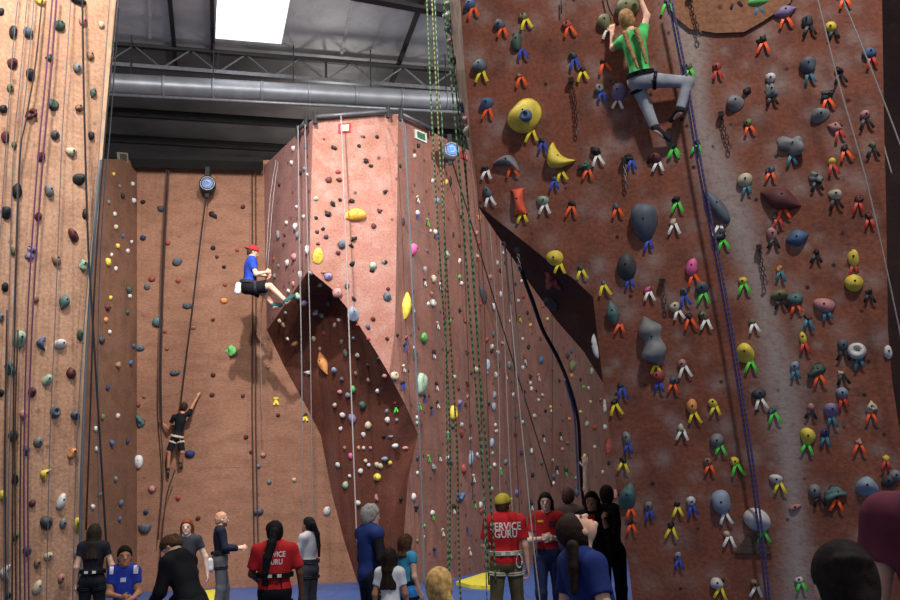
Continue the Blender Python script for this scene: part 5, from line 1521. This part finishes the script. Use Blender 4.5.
rope(on(P_LEFT, [(119, 8), (110, 130), (104, 200), (99, 300), (98, 440), (101, 600)], -.9), .010, R_BLUG, 'thin grey rope hanging in the shaded corner beside the pale edge post', G)
# back wall
G = 'ropes hanging down the tan back wall'
rope(on(P_BACK, [(169, 165), (165, 240), (162.5, 310), (161, 380), (162, 425)], .14), .016, R_DK, 'dark rope strand on the tan back wall above the hand of the climber in black', G)
rope(on(P_BACK, [(167, 165), (163, 240), (160.5, 310), (159, 400), (163, 470), (158, 540)], .18), .014, R_DK, 'second dark rope strand beside the climber in black, reaching the floor group', G)
rope(on(P_BACK, [(207, 190), (200, 245), (193, 305), (186, 360), (180, 410)], (.3, .3)), .017, R_BLK, 'black strap running from the blue belay drum down to the climber in black', G)
rope(on(P_BACK, [(175, 470), (166, 500), (160, 560)], .3), .015, R_DK, 'dark rope hanging below the climber in black to the floor', G)
rope(on(P_BACK, [(252, 172), (252.5, 300), (252, 410), (254, 540), (255, 575)], .10), .015, R_DK, 'dark rope passing behind the climber in blue, first of two strands', G)
rope(on(P_BACK, [(255.5, 172), (256, 300), (255.5, 410), (258, 540), (260, 570)], .14), .013, R_DK, 'dark rope passing behind the climber in blue, second strand nearer the middle wall', G)
rope(dep([(276, 160, 21.4), (270, 200, 21.2), (266, 262, 21.0)]), .0075, R_MID, 'pale rope strand holding the climber in the red cap', G)
rope(dep([(278, 162, 21.4), (273, 200, 21.2), (268, 262, 21.0), (261, 320, 21.6), (262, 420, 22.2)]), .007, R_MID, 'second pale rope strand beside the climber in the red cap', G)
# middle wall
G = 'pale ropes hanging in front of the middle wall'
rope(dep([(298, 126, 20.2), (299, 220, 20.1), (301, 330, 20.1), (303, 470, 20.4), (304, 590, 20.6)]), .013, R_GREY, 'grey rope hanging past the shaded flank of the middle wall', G)
rope(dep([(305, 124, 20.2), (307, 220, 20.1), (310, 330, 20.1), (312, 470, 20.4), (314, 590, 20.6)]), .011, R_GREY, 'second grey rope hanging along the corner of the pink middle wall', G)
rope(dep([(341, 116, 20.2), (345, 220, 20.1), (349, 330, 20.0), (353, 440, 19.9), (357, 545, 19.8)]), .014, R_MID, 'pale rope crossing the pink wall from the red framed sign downward', G)
rope(on(P_MIDR, [(402, 119), (405, 150), (410, 230), (413, 300), (418, 400), (422, 500), (424, 590)], .2), .017, R_BLUG, 'thick blue-grey rope past the hot pink teardrop hold', G)
rope(on(P_MIDR, [(405, 124), (409, 220), (414, 330), (419, 430), (423, 520), (425, 590)], .3), .011, R_BLUG, 'thin blue-grey rope low beside the big green egg hold', G)
# green ropes that run to the man in the cap
G = 'checked green ropes in the middle of the hall'
rope(dep([(426, -20, 13.5), (432, 120, 13.6), (440, 262, 13.8), (446, 350, 14), (450, 450, 14), (449, 600, 14)]), .012, R_GREEN, 'green checked rope farthest from the near wall', G)
rope(dep([(431, -20, 13.5), (438, 120, 13.6), (446, 262, 13.8), (451, 350, 14), (457, 450, 14), (459, 560, 14), (462, 621, 14)]), .013, R_YEL, 'yellow-green checked rope behind the blonde child', G)
rope(dep([(434, -20, 13), (439, 90, 13.1), (443, 150, 13.2), (447, 440, 13.6), (448, 600, 13.8)]), .008, R_MINT, 'thin mint rope between the two outer checked ropes', G)
rope(dep([(441, -20, 10.6), (452, 90, 10.8), (461, 190, 11), (469, 300, 11.2), (476, 390, 11.3), (484, 490, 11.5), (489, 585, 11.7)]), .0105, R_GREEN, 'green checked rope running down to the harness of the man in the cap', G)
rope(dep([(449, 10, 10.9), (457, 100, 11), (467, 190, 11.1), (475, 300, 11.2), (481, 390, 11.4), (490, 490, 11.5), (496, 585, 11.7)]), .0105, R_GREEN, 'second green checked rope over the back of the man in the cap', G)
rope(dep([(455, 70, 11), (464, 140, 11.1), (470, 240, 11.2), (478, 350, 11.4), (482, 440, 11.5), (485, 530, 11.5), (487, 605, 11.6)]), .007, R_MINT, 'thin mint rope beside the man in the cap', G)
rope(dep([(472, 250, 11.3), (475, 300, 11.3), (478, 345, 11.4)]), .014, R_MINT, 'thick teal-green rope length halfway up the bundle beside the slanted charcoal bar', G)
# ropes on the receding side wall
G = 'dark ropes on the receding side wall'
rope(on(P_MIDR, [(452.5, 162), (480, 252), (508, 345), (530, 415), (552, 487)], .25), .017, R_BLK, 'long slanting black strap from the grey belay drum towards the group on the floor', G)
rope(on(P_MIDR, [(500, 172), (504, 245), (509, 300), (514, 360), (516, 440), (520, 520)], .2), .014, R_DK, 'dark vertical rope on the side wall left of the blue ball hold', G)
rope(on(P_MIDR, [(552, 300), (552.5, 400), (552, 485)], .15), .012, R_DK, 'dark vertical rope on the side wall right of the blue ball hold', G)
rope(on(P_MIDR, [(474, 158), (480, 225), (484, 300), (488, 420), (492, 520)], .15), .014, R_DK, 'thin dark rope beside the slanted charcoal bar', G)
rope(on(P_MIDR, [(484, 164), (490, 230), (496, 310), (499, 400), (500, 500)], .15), .013, R_GREY, 'thin grey rope line on the side wall behind the slanted charcoal bar', G)
rope(on(P_MIDR, [(497, 172), (503, 300), (507, 400), (510, 470), (514, 540)], .15), .016, R_GREY, 'grey rope down the side wall ending behind the man in the cap', G)
rope(on(P_MIDR, [(458, 147), (462, 200), (466, 300), (470, 420), (473, 500)], .12), .012, R_DK, 'hair-thin dark rope on the side wall beside the blue-faced drum', G)
rope(dep([(497, 150, 11.5), (508, 280, 11.4), (519, 400, 11.3), (526, 470, 11.3), (533, 540, 11.3), (541, 610, 11.4)]), .008, R_WHT, 'pale rope hanging in front of the woman with joined hands', G)
rope(dep([(503, 160, 11.6), (514, 290, 11.5), (524, 400, 11.4), (530, 470, 11.4), (535, 520, 11.4), (537, 560, 11.5)]), .006, R_GREY, 'thin grey rope beside the woman with joined hands', G)
rope([at(*p) for p in [(518, 258, 10.9), (523, 275, 11.1), (533, 302, 11.4), (543, 330, 11.8), (558, 358, 12.2), (570, 388, 13.2), (578, 420, 14.0), (580, 455, 14.6), (582, 490, 15.0), (586, 520, 15.2)]], .024, R_BLK, 'thick black tube tracing the dark curved seam below the near wall underside', G)  # tube standing in for a dark wall seam, not a hanging rope
rope([at(*p) for p in [(565, 380, 13.0), (574, 415, 13.9), (576.5, 455, 14.6), (578, 490, 15.0)]], .016, rope_mat('seam_lit_border', (150, 140, 160)), 'pale strand painted as the lit border of the curving dark seam', G)  # lit edge of that seam, put in as a pale coloured tube
# near wall
G = 'ropes hanging over the near wall'
vp = [(668, 0), (676, 40), (684, 82), (697, 160), (712, 240), (726, 315), (740, 400), (752, 480), (762, 560), (768, 620)]
rope(on(P_NEAR, vp, .16), .012, R_VIO, 'violet rope beside the girl in green, first strand', G)
rope(on(P_NEAR, [(x + 3.6, y) for x, y in vp], .2), .012, R_VIO, 'violet rope beside the girl in green, second strand farther from her', G)
rope(on(P_NEAR, [(813, -20), (838, 80), (861, 160), (878, 230), (897, 318), (903, 350)], .5), .007, R_MID, 'pale rope slanting down the near wall past the round yellow hold', G)
rope(on(P_NEAR, [(835, -20), (866, 56), (888, 112), (903, 152)], .5), .007, R_MID, 'pale rope crossing the upper corner of the near wall', G)
rope(dep([(873, 95, 12.5), (884, 145, 12.5), (892, 174, 12.5)]), .009, R_MID, 'short pale rope end dangling in the dark beyond the near wall', G)
rope(on(P_NEAR, [(561, 0), (561.5, 14)], .04), .008, R_BLK, 'short black cord at the top of the near wall above the red hold', G)
rope(on(P_NEAR, [(605, -8), (609, 8), (613, 16)], .06), .008, R_BLK, 'short black sling beside the raised arm of the girl in green', G)

# chains with a dark oval link every few centimetres
def chain(pts, off, label, rgb=(52, 46, 44)):
    P = on(P_NEAR, pts, off)
    r = empty('hanging_chain', P[0]); tag(r, label, 'chain', 'chains on the near wall')
    L = sum(np.linalg.norm(P[i + 1] - P[i]) for i in range(len(P) - 1))
    mb = MB(); n = max(4, int(L / .04)); 
    def pt(t):
        t *= len(P) - 1; i = min(int(t), len(P) - 2); return P[i] + (P[i + 1] - P[i]) * (t - i)
    for i in range(n):
        a, b = pt(i / n), pt((i + 1.15) / n if i < n - 1 else 1.0)
        d = unit(b - a); e = unit(np.cross(d, P_NEAR.n)) if i % 2 else P_NEAR.n
        c = (a + b) / 2; h2 = np.linalg.norm(b - a) / 2
        mb.tube([c + d * h2 * math.cos(q) + e * .013 * math.sin(q) for q in np.linspace(0, 2 * math.pi, 13)], .005, 5)
    child(mb, 'chain', mat('chain_%d' % rgb[0], rgb, .45, metal=.5), r, True)
    mb = MB(); mb.box(P[0], .05, .05, .05, np.array(basis(P_NEAR.n))); child(mb, 'anchor_plate', M_DARK, r)
    mb = MB(); e = P[-1]; mb.tube([e + P_NEAR.v * .03 * math.cos(q) - P_NEAR.v * .03 + P_NEAR.u * .018 * math.sin(q) for q in np.linspace(0, 2 * math.pi, 15)], .007, 5); child(mb, 'carabiner', M_STEEL, r, True)
chain([(571, 80), (575, 98), (577, 128)], .05, 'dark chain hanging from the small black hold with yellow tape')
chain([(690, -4), (693, 12), (699, 31)], .07, 'dark chain hanging on the tan panel at the top of the near wall')
chain([(721, 114), (724, 128), (729, 143)], .05, 'dark chain across the chalk streak below the grey wedge hold')
chain([(759, 247), (762, 262), (765, 279)], .05, 'dark chain beside the chalk streak under the blue diamond hold')
chain([(662, 281), (664, 292), (666, 303)], .05, 'short dark chain above the cream hold in the centre of the near wall', (84, 76, 70))
chain([(624, 160), (625, 170), (626, 182)], .05, 'short pale chain beside the small black hold with blue tape', (150, 140, 132))
chain([(517, 250), (518.5, 258), (519.5, 266)], .02, 'short steel chain at the rim of the dark underside', (150, 140, 136))
rt_ = [P_NEAR.hit(699, 33, .06)]

# the phone held up by the woman in the open black jacket
ph = Jph['wrR'] + Lph + unit(Jph['wrR'] - Jph['elR']) * .11
mb = MB(); mb.box(V3(0, 0, 0), .075, .010, .15)
po = mb.build('phone', mat('phone_black', (20, 20, 24), .3)); po.location = ph; po.rotation_euler = (math.radians(-10), math.radians(12), math.radians(-20))
mb = MB(); mb.box(V3(0, .006, 0), .066, .002, .135); mb.build('screen', mat('phone_screen', (60, 70, 86), .2), po)
tag(po, 'dark phone held up by the woman in the open black jacket', 'phone')

# auto belay drums
def drum(c, axis, r, depth, face, body, label):
    axis = unit(axis)
    root = empty('auto_belay_drum', c); tag(root, label, 'belay device', 'auto belay drums')
    mb = MB(); mb.tube([c - axis * depth * .5, c + axis * depth * .5], r, 24); child(mb, 'drum_housing', mat('drum_%d' % body[0], body, .5), root, True)
    mb = MB(); mb.tube([c + axis * depth * .5, c + axis * (depth * .5 + .02)], r * .66, 24); child(mb, 'drum_face', mat('drumface_%d' % face[0], face, .4), root)
    a = V3(0, 0, 1); x = unit(np.cross(axis, a)); y = np.cross(x, axis)
    mb = MB(); cc = c + axis * (depth * .5 + .012)
    mb.tube([cc + (x * math.cos(q) + y * math.sin(q)) * r * .82 for q in np.linspace(0, 2 * math.pi, 33)], r * .07, 6); child(mb, 'rim_ring', mat('drum_ring', (150, 156, 166), .4), root, True)
    mb = MB(); mb.tube([cc + (x * math.cos(q) + y * math.sin(q)) * r * .34 + axis * .012 for q in np.linspace(.6, 5.4, 21)], r * .06, 6); child(mb, 'face_mark', mat('drum_mark', (170, 196, 226), .4), root, True)
    mb = MB(); mb.box(c + V3(0, 0, r + .10), .10, .10, .28); child(mb, 'mount_bracket', M_DARK, root)
    mb = MB(); mb.box(c - V3(0, 0, r + .04), .09, .07, .14); child(mb, 'strap_outlet', M_DARK, root)
drum(P_BACK.hit(207.5, 185, .3), P_BACK.n, .19, .22, (62, 88, 146), (40, 42, 50), 'blue-faced round belay drum high on the tan back wall')
c_ = P_MIDR.hit(450, 152.5, .32)
drum(c_, V3(.25, -1, .05), .20, .36, (84, 132, 206), (96, 98, 104), 'grey belay drum with bright blue face high on the middle wall beside the green ropes')
# ------------------------------------------------------------------ light
w = bpy.data.worlds.new('world'); SC.world = w; w.use_nodes = True
w.node_tree.nodes['Background'].inputs[0].default_value = (.95, .97, 1.0, 1)
w.node_tree.nodes['Background'].inputs[1].default_value = .30
def lamp(name, loc, tgt, power, size=.5, color=(1, .97, .94), angle=150, blend=.6):
    l = bpy.data.lights.new(name, 'SPOT')
    l.energy = power; l.shadow_soft_size = size; l.color = color
    l.spot_size = math.radians(angle); l.spot_blend = blend
    o = bpy.data.objects.new(name, l); COL.objects.link(o)
    o.location = loc
    o.rotation_euler = (Vector(tgt) - Vector(loc)).to_track_quat('-Z', 'Y').to_euler()
lamp('bay_lamp', (-2.8, 14.5, 11.9), (-2.4, 21, 2.8), 5600, .13, angle=104, blend=1.0)
lamp('bay_lamp.001', (-4.2, 8.0, 11.9), (-5.2, 13.5, 8.5), 4600, .3, angle=95, blend=1.0)
lamp('bay_lamp.002', (3.2, 3.4, 10.8), (2.2, 10, 5.0), 2500, .3)
lamp('side_wall_fill', (5.4, 17.0, 11.9), (.8, 23.5, 6.5), 2700, .3, angle=120, blend=.8)  # unseen light added behind the near wall to brighten the receding side wall
lamp('floor_group_fill', (-1.2, 10.5, 11.9), (1.2, 13, 1), 1700, .3, angle=110)  # unseen light added to brighten the people by the near wall
for i, (loc, e) in enumerate((((-2.0, 17.2, 11.2), 90), ((1.4, 16.0, 11.2), 80), ((-3.0, 26.0, 9.6), 260))):  # unseen point lights added to brighten the roof, deck and wall tops
    l = bpy.data.lights.new('roof_fill', 'POINT'); l.energy = e; l.shadow_soft_size = .35; l.color = (1, .96, .92)
    o = bpy.data.objects.new('roof_fill', l); COL.objects.link(o); o.location = loc
